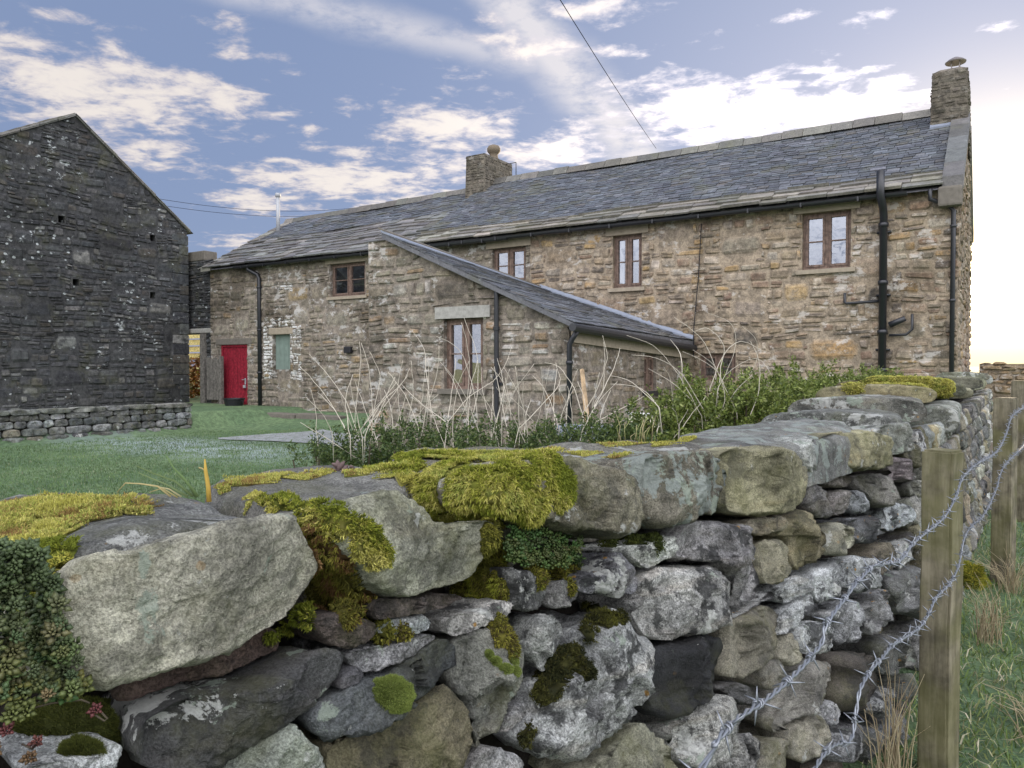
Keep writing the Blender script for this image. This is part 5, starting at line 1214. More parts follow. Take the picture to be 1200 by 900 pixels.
moss('rusty brown and olive moss filling the gap right of the biggest cope stone', [(385, 650, 34), (400, 680, 34), (415, 710, 24), (375, 690, 24), (405, 720, 18), (380, 625, 20)], RST, .015, .0065, 800000, .6, .00065, maxn=28000)
moss('small tuft of bright green moss under the lower right corner of the biggest cope stone', [(356, 718, 12), (362, 726, 9), (340, 735, 10), (318, 745, 8)], GRN, .008, .0065, 900000, .6, .00065, maxn=9000)
moss('thin yellow moss carpet on the flat slab behind the grass tuft', [(290, 566, 22), (330, 560, 24), (375, 556, 20), (300, 583, 14), (265, 572, 14), (410, 556, 18)], YEL, .006, .0045, 800000, .2, .00065, maxn=30000)
moss('yellow green moss running down the right shoulder of the second cope stone', [(450, 552, 20), (475, 562, 20), (500, 585, 22), (520, 600, 18), (548, 600, 20), (572, 606, 16), (430, 546, 14)], YEL[:3] + GRN[1:2], .012, .0055, 900000, .35, .00065, maxn=30000)
moss('olive moss beard hanging from the right end of the second cope stone', [(575, 630, 20), (575, 655, 22), (565, 680, 24), (585, 690, 16), (545, 695, 16), (580, 610, 12)], OLV + GRN[1:2], .014, .0068, 900000, .7, .00065, maxn=28000)
moss('large shaggy yellow green moss cushion draped over the third cope stone', [(480, 540, 30), (530, 535, 36), (590, 540, 40), (640, 545, 30), (600, 572, 38), (550, 565, 32), (655, 570, 26), (622, 592, 22), (520, 555, 28), (500, 572, 18), (540, 578, 26), (570, 588, 22), (480, 552, 20)], GRN[:2] + YEL[:3], .014, .0080, 900000, .8, .00065, maxn=64000, rough_edge=.2)
moss('thin bright yellow moss film on top behind the large shaggy cushion', [(690, 533, 18), (725, 536, 16), (650, 528, 14), (760, 520, 22), (800, 516, 18), (720, 522, 14)], YEL, .005, .005, 220000, .1, .0010)
def dome(label, lumps, cols, fib, nfib):
    """lumps: (px, py, radius px across, radius px up) seated on the stone below"""
    Vs = []; Fs = []; Cs = []
    for (x, y, rx, ry) in lumps:
        p, nrm = hit(x, y); sc_ = (p - CAM).dot(Fv) / F_PX; vw = (CAM - p).normalized(); ax = Rv; ay = Vector((0, 0, 1)); rd = min(rx, ry) * sc_
        Pm = lambda n: p + ax * (n.x * rx * sc_) + ay * (n.y * ry * sc_) + vw * (n.z * rd * .75 - rd * .1)
        bm = bmesh.new(); bmesh.ops.create_icosphere(bm, subdivisions=4, radius=1); b0 = len(Vs)
        for v in bm.verts: n = v.co.copy(); v.co = Pm(n * (1 + .20 * noise.noise(n * 2.2 + p * 40) + .08 * noise.noise(n * 7 + p * 40)))
        bm.verts.index_update(); Vs += [v.co.copy() for v in bm.verts]; Fs += [tuple(v.index + b0 for v in f.verts) for f in bm.faces]; Cs += [(*[c * .6 for c in cols[0]], 1)] * len(bm.verts); bm.free()
        for _ in range(nfib):
            n = Vector((random.gauss(0, 1), random.gauss(0, 1), abs(random.gauss(0, 1)) - .15)).normalized(); q = Pm(n * (1 + .20 * noise.noise(n * 2.2 + p * 40) + .08 * noise.noise(n * 7 + p * 40))); w_ = (ax * n.x + ay * n.y + vw * n.z + Vector((random.gauss(0, .45), random.gauss(0, .45), random.gauss(0, .45)))).normalized()
            s_ = w_.orthogonal().normalized() * .00045; b0 = len(Vs); Vs += [q - s_, q + s_, q + w_ * fib * random.uniform(.6, 1.3)]; Fs.append((b0, b0 + 1, b0 + 2)); k = random.uniform(.7, 1.25); c = random.choice(cols); Cs += [(c[0] * k * .7, c[1] * k * .7, c[2] * k * .7, 1)] * 2 + [(c[0] * k * 1.2, c[1] * k * 1.2, c[2] * k * 1.1, 1)]
    return tag(mesh_obj('moss', Vs, Fs, M['moss'], None, True, Cs), label, 'moss')
PC = [(.20, .25, .06), (.15, .20, .045), (.26, .31, .085)]
dome('round bright green moss pillow on a dark stone low in the wall', [(458, 815, 25, 22)], PC, .0035, 9000)
moss('olive moss clump on the upper edge of the tall leaning grey stone', [(590, 742, 16), (600, 755, 14), (585, 735, 14)], OLV, .010, .006, 800000, .5, .0007)
dome('dark green moss pad under the trailing succulent at the lower left', [(88, 852, 50, 34), (50, 858, 34, 26), (122, 846, 26, 24), (95, 882, 24, 16)], [(.085, .10, .02), (.12, .135, .028), (.055, .065, .014)], .0045, 7000)
dome('curl of smooth green moss on the face of the tall leaning grey stone', [(601, 775, 6, 10), (603, 787, 7, 6), (592, 784, 9, 6), (581, 775, 6, 5), (573, 768, 5, 6)], PC, .0025, 1500)
moss('blackish moss clump at the top of the big pitted limestone block', [(703, 727, 18), (697, 711, 12), (725, 725, 10), (690, 740, 12)], DRK + OLV[:1], .013, .005, 800000, .3, .0007)
moss('blackish green moss patch on the left half of the big pitted limestone block', [(650, 790, 24), (665, 775, 20), (640, 808, 18), (685, 785, 14), (672, 765, 12)], DRK, .013, .005, 800000, .3, .0007)
moss('tiny dark moss tuft near the lower left edge of the big pitted limestone block', [(617, 860, 11)], DRK, .010, .007, 360000, .3, .001)
moss('mixed green moss on the ledge below the large shaggy cushion', [(615, 660, 18), (640, 665, 18), (660, 672, 16), (630, 675, 14), (668, 688, 10)], OLV + GRN[:1], .010, .0065, 800000, .5, .0007)
moss('dark green moss wedge under the lichen covered cope stone', [(725, 632, 14), (745, 636, 13), (765, 634, 12), (712, 640, 10), (772, 640, 6)], [((.05, .065, .012), 3), ((.085, .10, .018), 2)], .014, .006, 400000, .2, .0009)
moss('small green moss spot on the ledge of the striped purple grey stone', [(450, 745, 12), (475, 742, 10)], OLV, .008, .007, 320000, .3, .001)
moss('flat golden moss on the slab across the wall near the far fence post', [(1035, 447, 22), (1075, 447, 24), (1110, 449, 20), (1000, 452, 12)], YEL[:3], .012, .012, 60000, .1, .003)
moss('small yellow moss patch just below the flat golden moss', [(1106, 462, 9), (1098, 460, 8)], YEL[:3], .008, .010, 80000, .1, .003)
# moss mound at the wall foot by the far post
for (x, y, r) in ((1138, 688, 20),):
    p = on_face(x, y); 
mc = at_w(1137, 685, 3.9); Vs = []; Fs = []; Cs = []; nl = 5000
for k in range(nl):
    a = random.uniform(0, 6.283); zt = random.uniform(-.3, 1); rr = math.sqrt(max(0, 1 - zt * zt)); n = Vector((rr * math.cos(a), rr * math.sin(a), zt))
    r = 1 + .25 * noise.noise(n * 2.2); p = mc + Vector((n.x * .075 * r, n.y * .10 * r, n.z * .12 * r - .02)); d = (n + Vector((random.gauss(0, .4), random.gauss(0, .4), -.5))).normalized() * random.uniform(.012, .022); s = n.orthogonal().normalized() * .003
    b = len(Vs); Vs += [p - s, p + s, p + d]; Fs.append((b, b + 1, b + 2)); c = random.choice([(.36, .32, .04), (.24, .25, .03), (.15, .17, .02)]); Cs += [(*c, 1)] * 3
bm = bmesh.new(); bmesh.ops.create_icosphere(bm, subdivisions=3, radius=1); 
for v in bm.verts: r = 1 + .25 * noise.noise(v.co * 2.2); v.co = mc + Vector((v.co.x * .073 * r, v.co.y * .098 * r, v.co.z * .118 * r - .02))
bm.verts.index_update(); b = len(Vs); Vs += [v.co.copy() for v in bm.verts]; Fs += [tuple(v.index + b for v in f.verts) for f in bm.faces]; Cs += [(.10, .105, .02, 1)] * len(bm.verts); bm.free()
tag(mesh_obj('moss', Vs, Fs, M['moss'], None, False, Cs), 'yellow green moss mound at the foot of the wall right of the near fence post', 'moss')
# ------------------------------------------------------------------ leaf builder
def leaves_mesh(name, pts, dirs, size, cols, mat, parent=None, aspect=.45, fold=.25, jitter=.5):
    n = len(pts); pts = np.asarray(pts); dirs = np.asarray(dirs, dtype=float) + RNG.normal(0, jitter, (n, 3)); dirs /= np.linalg.norm(dirs, axis=1, keepdims=True)
    s = np.cross(dirs, RNG.normal(0, 1, (n, 3))); s /= np.maximum(np.linalg.norm(s, axis=1, keepdims=True), 1e-9); up = np.cross(s, dirs)
    L = (size * RNG.uniform(.6, 1.3, n))[:, None]; W = L * aspect
    V = np.stack([pts, pts + dirs * L * .5 + s * W * .5 + up * L * fold * .3, pts + dirs * L, pts + dirs * L * .5 - s * W * .5 + up * L * fold * .3], 1).reshape(-1, 3)
    b = np.arange(n) * 4; F = np.stack([b, b + 1, b + 2, b + 3], 1)
    pc = np.array([c for c, w_ in cols]); pw = np.array([w_ for c, w_ in cols], float); c = pc[RNG.choice(len(pc), n, p=pw / pw.sum())] * RNG.uniform(.7, 1.3, (n, 1))
    C = np.ones((n, 4, 4)); C[:, :, :3] = c[:, None]
    return mesh_obj(name, V, F, M[mat], parent, False, C.reshape(-1, 4))
def shrub(label, blobs, nleaf, size, cols, group):
    """blobs: (centre, rx, ry, rz) lumps of foliage"""
    rt = thing('evergreen_shrub', label, 'shrub', group); pts = []; dirs = []; sm = MB()
    vol = [b[1] * b[3] for b in blobs]; tot = sum(vol)
    for (c, rx, ry, rz), v in zip(blobs, vol):
        k = int(nleaf * v / tot); off = Vector((random.uniform(-9, 9),) * 3)
        nsh = max(10, k // 33)
        for _ in range(nsh):             # sprays of leaves along short shoots
            a = random.uniform(0, 6.283); zt = random.uniform(-1, 1); rr = math.sqrt(1 - zt * zt); n = Vector((rr * math.cos(a), rr * math.sin(a), zt))
            r = (random.random() ** .45) * (1 + .35 * noise.noise(n * 2.1 + off)); p = Vector((c.x + n.x * rx * r, c.y + n.y * ry * r, c.z + n.z * rz * r))
            if _ % 5 < 2: p.z = random.uniform(ground_h(c.x, c.y) + .02, c.z)          # lower branches, down to the ground
            sd_ = (n * .6 + Vector((0, 0, .8)) + Vector((random.gauss(0, .35), random.gauss(0, .35), random.gauss(0, .2)))).normalized(); Ls = random.uniform(.06, .14)
            for q in range(55):
                f = random.random(); pts.append(tuple(p + sd_ * Ls * f + Vector((random.gauss(0, .012), random.gauss(0, .012), random.gauss(0, .012))))); dirs.append(tuple(sd_ * .6 + Vector((random.gauss(0, .7), random.gauss(0, .7), random.gauss(0, .5)))))
        for _ in range(10):
            e = c + Vector((random.uniform(-.7, .7) * rx, random.uniform(-.7, .7) * ry, random.uniform(.1, .7) * rz)); f = Vector((c.x + (e.x - c.x) * .3, c.y + (e.y - c.y) * .3, ground_h(c.x, c.y) - .02)); sm.tube([f, f.lerp(e, .5) + Vector((random.gauss(0, .03), random.gauss(0, .03), 0)), e], [.012, .008, .004], 5, (.25, .2, .15, 1))
    leaves_mesh('foliage', pts, dirs, size, cols, 'leaf', rt); sm.build('stem', M['bark'], rt)
    return rt
EVG = [((.045, .075, .025), 4), ((.07, .105, .03), 4), ((.105, .145, .04), 2), ((.14, .175, .055), 1)]
EVB = [((.08, .115, .025), 3), ((.13, .17, .035), 4), ((.19, .23, .055), 2.5), ((.24, .27, .09), 1)]
W = at_w
shrub('low dark green shrub furthest left behind the mossy wall', [(W(420, 538, 4.6), .34, .4, .16), (W(480, 532, 4.6), .34, .4, .17), (W(385, 546, 4.4), .18, .25, .10)], 11000, .021, EVG, 'evergreen shrubs behind the field wall')
shrub('low dark green shrub behind the large moss cushion, under bare stems', [(W(550, 530, 4.5), .36, .4, .18), (W(610, 534, 4.3), .32, .38, .15), (W(660, 532, 4.4), .3, .35, .15)], 13000, .021, EVG, 'evergreen shrubs behind the field wall')
shrub('thin low shrub left of the white board', [(W(710, 524, 4.2), .25, .3, .12), (W(752, 526, 4.3), .2, .3, .09)], 7500, .021, EVG + EVB[:1], 'evergreen shrubs behind the field wall')
shrub('tallest bushy bright green shrub below the right end of the lean-to', [(W(790, 510, 4.5), .28, .35, .22), (W(850, 492, 4.7), .40, .45, .25), (W(905, 484, 4.9), .36, .45, .22)], 26000, .025, EVB, 'evergreen shrubs behind the field wall')
shrub('bright green shrub spreading along the wall left of the golden moss', [(W(950, 470, 5.8), .42, .6, .20), (W(995, 460, 6.8), .42, .7, .17), (W(1030, 454, 8.2), .35, .7, .15)], 18000, .027, EVB, 'evergreen shrubs behind the field wall')
# ------------------------------------------------------------------ bare dry stems
def bare_stems(label, items, w0, group='bare dry stems behind the field wall'):
    """items: polylines in photo pixels; each stem gets its own distance"""
    rt = thing('dry_stems', label, 'dry stems', group)
    for (pl_) in items:
        w_ = w0 + random.uniform(-.35, .35); dw = random.uniform(-.25, .25); k = len(pl_)
        P = [W(x, y, w_ + dw * i / (k - 1)) for i, (x, y) in enumerate(pl_)]
        Q = []
        for i in range(k - 1):
            a = P[max(i - 1, 0)]; b = P[i]; c = P[i + 1]; d_ = P[min(i + 2, k - 1)]
            for s in range(4):
                f = s / 4; Q.append(.5 * ((2 * b) + (c - a) * f + (2 * a - 5 * b + 4 * c - d_) * f * f + (3 * b - a - 3 * c + d_) * f ** 3))
        Q.append(P[-1]); Q[0] = Q[0] + Vector((0, 0, -.12))
        Q = [q + Vector((noise.noise(q * 14), noise.noise(q * 14 + Vector((5, 5, 5))), 0)) * .008 for q in Q]
        r0 = random.uniform(.0020, .0031) * w_ / 4.5; mb = MB(); mb.tube(Q, [r0 * (1 - .62 * i / len(Q)) for i in range(len(Q))], 6)
        mb.build('stem', M['stem'], rt, True)
def rnd_stem(x, yb, top, lean, curl):
    h = yb - top; return [(x, yb), (x + lean * .3, yb - h * .35), (x + lean * .65 + curl * .3, yb - h * .7), (x + lean + curl, top)]
R_ = random.Random(5)
fan = lambda x0, x1, n, t0, t1, l0, l1: [rnd_stem(R_.uniform(x0, x1), R_.uniform(515, 535), R_.uniform(t0, t1), R_.uniform(l0, l1), R_.uniform(-22, 22)) for _ in range(n)]
bare_stems('bare pale stems at the far left end of the shrubs, leaning left', [[(418, 530), (398, 490), (375, 455), (352, 430)], [(425, 525), (405, 470), (385, 440), (362, 415)], [(412, 520), (392, 480), (372, 460)], [(372, 540), (371, 490), (366, 460), (362, 455)], [(430, 545), (385, 515), (352, 495)], [(414, 520), (418, 470), (423, 420), (421, 400)]] + fan(385, 430, 7, 430, 470, -35, 35), 4.6)
bare_stems('bare pale stems rising in front of the byre wall left of the lean-to window', [[(440, 520), (436, 470), (432, 430), (424, 402)], [(436, 510), (440, 470), (445, 440), (433, 412)], [(408, 525), (440, 480), (470, 450), (480, 432)], [(420, 515), (455, 470), (478, 440)], [(505, 480), (500, 440), (497, 410), (484, 388)], [(530, 500), (490, 470), (470, 450)], [(500, 478), (512, 440), (515, 405)]] + fan(440, 500, 11, 420, 465, -35, 35), 4.7)
bare_stems('densest bare stems crossing the lean-to window', [[(560, 490), (553, 450), (538, 410), (512, 394)], [(545, 510), (548, 460), (550, 420), (541, 378)], [(552, 495), (560, 455), (558, 410), (543, 372)], [(520, 500), (550, 465), (585, 440), (600, 405)], [(580, 500), (590, 455), (583, 420)], [(600, 490), (590, 450), (575, 430)]] + fan(520, 600, 18, 405, 465, -45, 45), 4.6)
bare_stems('bare stems between the two black downpipes of the lean-to', [[(640, 480), (636, 450), (634, 430)], [(655, 500), (640, 460), (625, 440)], [(600, 510), (640, 470), (655, 450), (652, 425)]] + fan(605, 668, 11, 425, 470, -40, 40), 4.5)
bare_stems('bare stems curving up beside the leaning wooden stake', [[(685, 495), (672, 455), (655, 430), (638, 425)], [(680, 490), (700, 455), (712, 420), (706, 393)], [(690, 490), (708, 455), (720, 430), (726, 408)], [(688, 495), (705, 460), (709, 430), (708, 400)], [(676, 500), (660, 480), (655, 455)], [(776, 482), (755, 460), (735, 445), (714, 440)], [(776, 482), (750, 455), (715, 450)], [(692, 498), (730, 478), (755, 464)]] + fan(660, 705, 9, 430, 475, -25, 35), 4.4)
bare_stems('arching bare stems over the tallest shrub', [[(825, 495), (805, 455), (785, 425), (765, 405), (735, 393)], [(830, 490), (800, 440), (770, 420), (740, 416)], [(835, 470), (838, 430), (820, 395), (790, 372)], [(840, 475), (845, 430), (848, 405), (830, 385), (815, 388)], [(838, 460), (855, 430), (862, 400), (855, 378), (830, 367)], [(845, 480), (870, 450), (886, 425), (887, 400), (870, 382)], [(832, 500), (850, 470), (838, 430), (812, 410)], [(867, 490), (850, 455), (835, 430), (800, 412)], [(876, 492), (888, 465), (890, 430), (880, 400)], [(790, 480), (785, 445), (777, 430)], [(800, 430), (795, 410), (785, 398)], [(831, 485), (832, 455), (846, 420), (868, 400), (900, 415)], [(826, 480), (850, 440), (885, 420), (905, 440)], [(820, 478), (790, 450), (760, 432)], [(835, 500), (860, 462), (880, 440)]], 4.7)
# fine grey stems lower among the leaves
bare_stems('short branching grey twigs at the left foot of the tallest shrub', [[(796, 508), (794, 490), (788, 478)], [(795, 500), (802, 488), (806, 480)], [(770, 510), (772, 495), (768, 480)], [(785, 520), (800, 500), (815, 480), (826, 465)]], 4.0)
# ------------------------------------------------------------------ stonecrop, small leafy plants
def rosettes(name, label, spots, cat, cols, size, nl=16, rad=.5, group=None, mat='succulent', stems=None):
    rt = thing(name, label, cat, group); pts = []; dirs = []; Cc = []; Vs = []; Fs = []; Cs = []
    for (c, n, sc_, col) in spots:
        t1 = n.orthogonal().normalized(); t2 = n.cross(t1)
        for k in range(nl):
            ring = k / nl; a = k * 2.399; el_ = .15 + 1.15 * ring; d = (t1 * math.cos(a) + t2 * math.sin(a)) * math.cos(el_) + n * math.sin(el_); L = size * sc_ * (1.05 - .55 * ring) * random.uniform(.85, 1.15)
            s = n.cross(d); s = s.normalized() if s.length > 1e-5 else t1; u = d.cross(s); b = len(Vs); Wd = L * .27; Tk = L * .15; m_ = c + d * L * .62; q = c + d * L * .12
            Vs += [q, m_ + s * Wd, m_ - s * Wd, m_ + u * Tk, m_ - u * Tk, c + d * L]
            Fs += [(b, b + 1, b + 3), (b, b + 3, b + 2), (b, b + 2, b + 4), (b, b + 4, b + 1), (b + 5, b + 3, b + 1), (b + 5, b + 2, b + 3), (b + 5, b + 4, b + 2), (b + 5, b + 1, b + 4)]
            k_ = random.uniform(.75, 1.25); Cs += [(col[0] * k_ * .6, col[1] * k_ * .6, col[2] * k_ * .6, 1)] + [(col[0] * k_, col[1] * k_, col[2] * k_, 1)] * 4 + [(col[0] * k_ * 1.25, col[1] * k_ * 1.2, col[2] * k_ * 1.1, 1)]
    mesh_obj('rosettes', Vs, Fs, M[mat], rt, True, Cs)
    if stems:
        sm = MB()
        for p in stems: sm.tube(p, .0009, 5)
        sm.build('stem', M['bark'], rt, True)
    return rt
sp = []
def face_pt(x, y, push): 
    h = hit(x, y); p = h[0]; q = on_face(x, y)
    if (p - CAM).length > (q - CAM).length + .12: p = q
    return p + (CAM - p).normalized() * push
for _ in range(330):
    x = R_.uniform(-70, 70) if R_.random() < .8 else R_.uniform(40, 92); y = R_.uniform(640, 820)
    if x > 55 - (y - 660) * -.12 + 10 and y < 735: x = R_.uniform(-60, 30)
    if x > 92 - max(0, 745 - y) * .4: continue
    p = face_pt(x, y, R_.uniform(.008, .055)); n = Vector((.75 + R_.gauss(0, .3), -.35 + R_.gauss(0, .35), .55 + R_.gauss(0, .3))).normalized()
    f = min(1, max(0, (y - 650) / 170)); col = (.070 + .07 * f * R_.random(), .100 + .05 * f * R_.random(), .044 + .008 * f)
    sp.append((p, n, R_.uniform(.7, 1.25), col))
for (x, y) in ((43, 870), (35, 888), (8, 856), (112, 832), (-8, 880)):
    sp.append((face_pt(x, y, .03), Vector((.7, -.5, .5)).normalized(), .75, R_.choice([(.12, .04, .04), (.13, .08, .04), (.15, .06, .05)])))
for (x, y) in ((60, 812), (75, 805), (88, 800), (98, 806), (25, 820), (14, 838), (30, 835), (8, 815), (20, 800), (85, 810), (68, 790)):
    sp.append((face_pt(x, y, .035), Vector((.7, -.4, .6)).normalized(), 1.1, R_.choice([(.12, .14, .045), (.16, .16, .05)])))
st_ = [[face_pt(x, y, .03) for x, y in pl_] for pl_ in ([(5, 790), (22, 790), (27, 800), (12, 808), (2, 805)], [(20, 825), (45, 818), (70, 812), (85, 808)], [(30, 832), (60, 824), (95, 820), (105, 824)], [(112, 838), (122, 845), (126, 842), (116, 832)], [(26, 872), (38, 878), (45, 868)])]
rosettes('stonecrop', 'trailing grey green succulent with red tips hanging down the wall at the far left', sp, 'succulent', None, .0105, 15, stems=st_)
sp = []
for _ in range(170):
    x, y = R_.uniform(592, 680), R_.uniform(608, 668)
    if y < 625 + (x - 600) * .15 - 8 or y > 660 + (x - 600) * .06: continue
    sp.append((face_pt(x, y, R_.uniform(.0, .02)), Vector((.7, -.4, .5)).normalized() + Vector((R_.gauss(0, .3), R_.gauss(0, .3), R_.gauss(0, .3))), R_.uniform(.7, 1.2), (.045 + .03 * R_.random(), .075 + .04 * R_.random(), .028)))
sp = [(a, b.normalized(), c, d_) for a, b, c, d_ in sp]
rosettes('leafy_creeper', 'dark green leafy creeper in the hollow below the large moss cushion', sp, 'creeper', None, .0115, 12)
# ------------------------------------------------------------------ grass
def blade_set(bases, hts, lean, width, cols):
    n = len(bases); B = np.asarray(bases); H = np.asarray(hts)[:, None]; d = RNG.normal(0, lean, (n, 2)); w_ = width * RNG.uniform(.7, 1.3, (n, 1)); a = RNG.uniform(0, 6.28, n); s = np.stack([np.cos(a), np.sin(a), 0 * a], 1) * w_
    off1 = np.concatenate([d * .35, np.ones((n, 1)) * .6], 1) * H; off2 = np.concatenate([d, np.ones((n, 1)) * (1 - .3 * np.linalg.norm(d, axis=1, keepdims=True))], 1) * H
    V = np.stack([B - s, B + s, B + off1 + s * .8, B + off1 - s * .8, B + off2], 1).reshape(-1, 3); b = np.arange(n) * 5
    F = np.concatenate([np.stack([b, b + 1, b + 2], 1), np.stack([b, b + 2, b + 3], 1), np.stack([b + 3, b + 2, b + 4], 1)])
    pc = np.array([c for c, w2 in cols]); pw = np.array([w2 for c, w2 in cols], float); c = pc[RNG.choice(len(pc), n, p=pw / pw.sum())] * RNG.uniform(.7, 1.3, (n, 1)); C = np.ones((n, 5, 4)); C[:, :, :3] = c[:, None]
    return V, F, C.reshape(-1, 4)
LAWN = [((.09, .155, .06), 4), ((.12, .19, .07), 3), ((.15, .21, .085), 1.5), ((.26, .27, .17), .3)]
bs = []; hs = []
while len(bs) < 70000:
    t_ = random.random(); dist = 6 + 13 * t_ ** 1.2; px_ = random.uniform(-120, 420); d = ray(px_, 430); d.z = 0; x, y = d.x * dist, d.y * dist
    if x < GX + .15 or (y > 11 + random.uniform(-.2, .2) and x < -15 and y > 14): continue
    bs.append((x, y, ground_h(x, y) - .004)); hs.append(random.uniform(.02, .05))
V, F, C = blade_set(bs, hs, .35, .004, LAWN)
lv = np.repeat(np.array([1 + .45 * noise.noise(Vector((b_[0] * .9, b_[1] * .9, 2))) + .35 * noise.noise(Vector((b_[0] * 3.3, b_[1] * 3.3, 7))) for b_ in bs]), 5)[:, None]; C[:, :3] *= np.clip(lv, .4, 1.8); C[:, :3] += np.clip(lv - 1.15, 0, 1) * np.array([.12, .08, .02])
tag(mesh_obj('lawn_grass', V, F, M['grass'], None, False, C), 'short green lawn grass between the walls and the farmhouse', 'grass', kind='stuff')
FLD = [((.12, .18, .05), 4), ((.17, .23, .07), 3), ((.36, .34, .20), 1.3), ((.25, .28, .11), 2), ((.48, .44, .32), .7)]
bs = []; hs = []
while len(bs) < 34000:
    y = .9 + 9 * random.random() ** 1.7; x = random.uniform(wall_top_x(y) + .12, wall_top_x(y) + .35 + y * .32 + .35)
    bs.append((x, y, ground_h(x, y) - .005)); hs.append(random.uniform(.025, .065) * (1.5 if random.random() < .06 else 1))
V, F, C = blade_set(bs, hs, .85, .0024, FLD)
tag(mesh_obj('field_grass', V, F, M['grass'], None, False, C), 'rough pale green field grass at the foot of the wall by the fence', 'grass', kind='stuff')
def dry_tuft(label, base, n, h, spread, seedhead=False, cols=((.50, .43, .28), (.40, .34, .22), (.30, .24, .15))):
    mb = MB()
    for _ in range(n):
        a = R_.uniform(0, 6.28); l = R_.uniform(.2, 1) * spread; hh = h * R_.uniform(.5, 1.1); p0 = base + Vector((R_.gauss(0, .025), R_.gauss(0, .05), 0)); p1 = p0 + Vector((math.cos(a) * l * .4, math.sin(a) * l * .4, hh * .65)); p2 = p0 + Vector((math.cos(a) * l, math.sin(a) * l, hh * R_.uniform(.7, 1)))
        mb.tube([p0, p0.lerp(p1, .5) + Vector((0, 0, hh * .06)), p1, p2], [.0016, .0014, .0011, .0006], 4, (*R_.choice(cols), 1))
    return tag(mb.build('dry_grass', M['grass'], None), label, 'dry grass')
def gz(x, y): return Vector((x, y, ground_h(x, y) - .01))
dry_tuft('tall dead grass stalks between the wall foot and the near fence post', gz(-.13 - .10, 2.3), 46, .36, .10)
dry_tuft('bent straw coloured grass behind the near fence post at the moss mound', gz(-.02, 3.7), 60, .26, .14)
dry_tuft('dead grass tangle around the foot of the middle fence post', gz(.07, 4.5), 60, .22, .2)
dry_tuft('dry grass clump right of the near fence post in the field', gz(.12, 2.9), 60, .15, .2)
# grass tuft on the wall top
mb = MB()
for pl_, c, r in (([(232, 582), (215, 560), (203, 548), (195, 534)], (.16, .24, .09), .0020), ([(226, 582), (205, 564), (180, 555), (160, 546)], (.15, .21, .08), .0018), ([(220, 582), (195, 568), (162, 554)], (.18, .24, .10), .0017), ([(230, 583), (220, 566), (206, 556)], (.14, .2, .08), .0018), ([(200, 582), (185, 570), (165, 567), (147, 566), (137, 577)], (.50, .42, .2), .0014), ([(212, 582), (198, 573), (188, 571)], (.5, .45, .25), .0013), ([(208, 583), (190, 572), (175, 577)], (.42, .36, .16), .0013)):
    P = [W(x, y, .98) for x, y in pl_]; mb.tube(P, [r * (1 - .6 * i / (len(P) - 1)) for i in range(len(P))], 5, (*c, 1))
tag(mb.build('grass_tuft', M['grass'], None, True), 'small tuft of long green and straw blades on the wall top', 'grass tuft')
mb = MB(); P = [W(x, y, .95) for x, y in ((245, 588), (244, 570), (241, 552), (240, 538))]; mb.tube(P, [.0034, .0030, .0024, .0008], 6, (.55, .38, .08, 1)); mb.tube([P[2], W(237, 549, .95), W(233, 548, .95)], .0009, 4, (.5, .42, .2, 1))
tag(mb.build('amber_grass', M['grass'], None, True), 'single broad amber grass blade standing upright on the wall top', 'grass blade')
mb = MB()
for k in range(16): 
    x = R_.uniform(722, 765); h = R_.uniform(10, 32); mb.tube([W(x, 518, 2.35), W(x + R_.uniform(-3, 3), 518 - h * .6, 2.35), W(x + R_.uniform(-8, 8), 518 - h, 2.35)], [.0018, .0014, .0006], 4, (*R_.choice([(.5, .45, .25), (.3, .32, .12), (.42, .36, .2)]), 1))
tag(mb.build('grass_tuft', M['grass'], None, True), 'short straw grass sprouting from the wall top below the white board', 'grass tuft')
# shrivelled fruit
mb = MB()
for k in range(9):
    c = W(402 + R_.uniform(-12, 12), 551 + R_.uniform(-7, 6), 1.30); d = Vector((R_.gauss(0, .7), R_.gauss(0, .7), 1)).normalized() * .012; mb.tube([c - d * .9, c - d * .5, c, c + d * .6, c + d], [.001, .0035, .0048, .0038, .001], 7)
tag(mb.build('dried_fruit', M['cone'], None, True), 'shrivelled brown fruit cluster lying on the mossy second cope stone', 'dried fruit')
# ------------------------------------------------------------------ fence
def post(x, Y, wdt, top, label):
    mb = MB(); zt = top; h = wdt / 2
    bm = bmesh.new(); bmesh.ops.create_cube(bm, size=1)
    for v in bm.verts: v.co = Vector((x + v.co.x * wdt, Y + v.co.y * wdt, (zt + .2) / 2 + v.co.z * (zt - .2)))
    bmesh.ops.bevel(bm, geom=list(bm.edges), offset=.006, segments=2, affect='EDGES'); bmesh.ops.subdivide_edges(bm, edges=[e for e in bm.edges if abs(e.verts[0].co.z - e.verts[1].co.z) > .3], cuts=14)
    for v in bm.verts: v.co += Vector((noise.noise(v.co * 5 + Vector((x, 0, 0))), noise.noise(v.co * 5 + Vector((9, Y, 0))), 0)) * .004 + Vector((.004 * (v.co.z - 1), 0, 0))
    me = bpy.data.meshes.new('fence_post'); bm.to_mesh(me); bm.free(); me.materials.append(M['post'])
    o = link(bpy.data.objects.new('fence_post', me)); ang = math.radians(-20); R4 = Matrix.Translation((x, Y, 0)) @ Matrix.Rotation(ang, 4, 'Z') @ Matrix.Translation((-x, -Y, 0)); me.transform(R4)
    return tag(o, label, 'fence post', 'fence posts along the field wall')
def fx(px_, w_): return W(px_, 430, w_)
q = fx(1106, 2.12); post(q.x, q.y, .082, W(1106, 527, 2.12).z, 'nearest square wooden fence post with a flat top')
q = fx(1179, 3.9); post(q.x, q.y, .088, W(1179, 466, 3.9).z, 'second fence post, by the wall foot near the right edge')
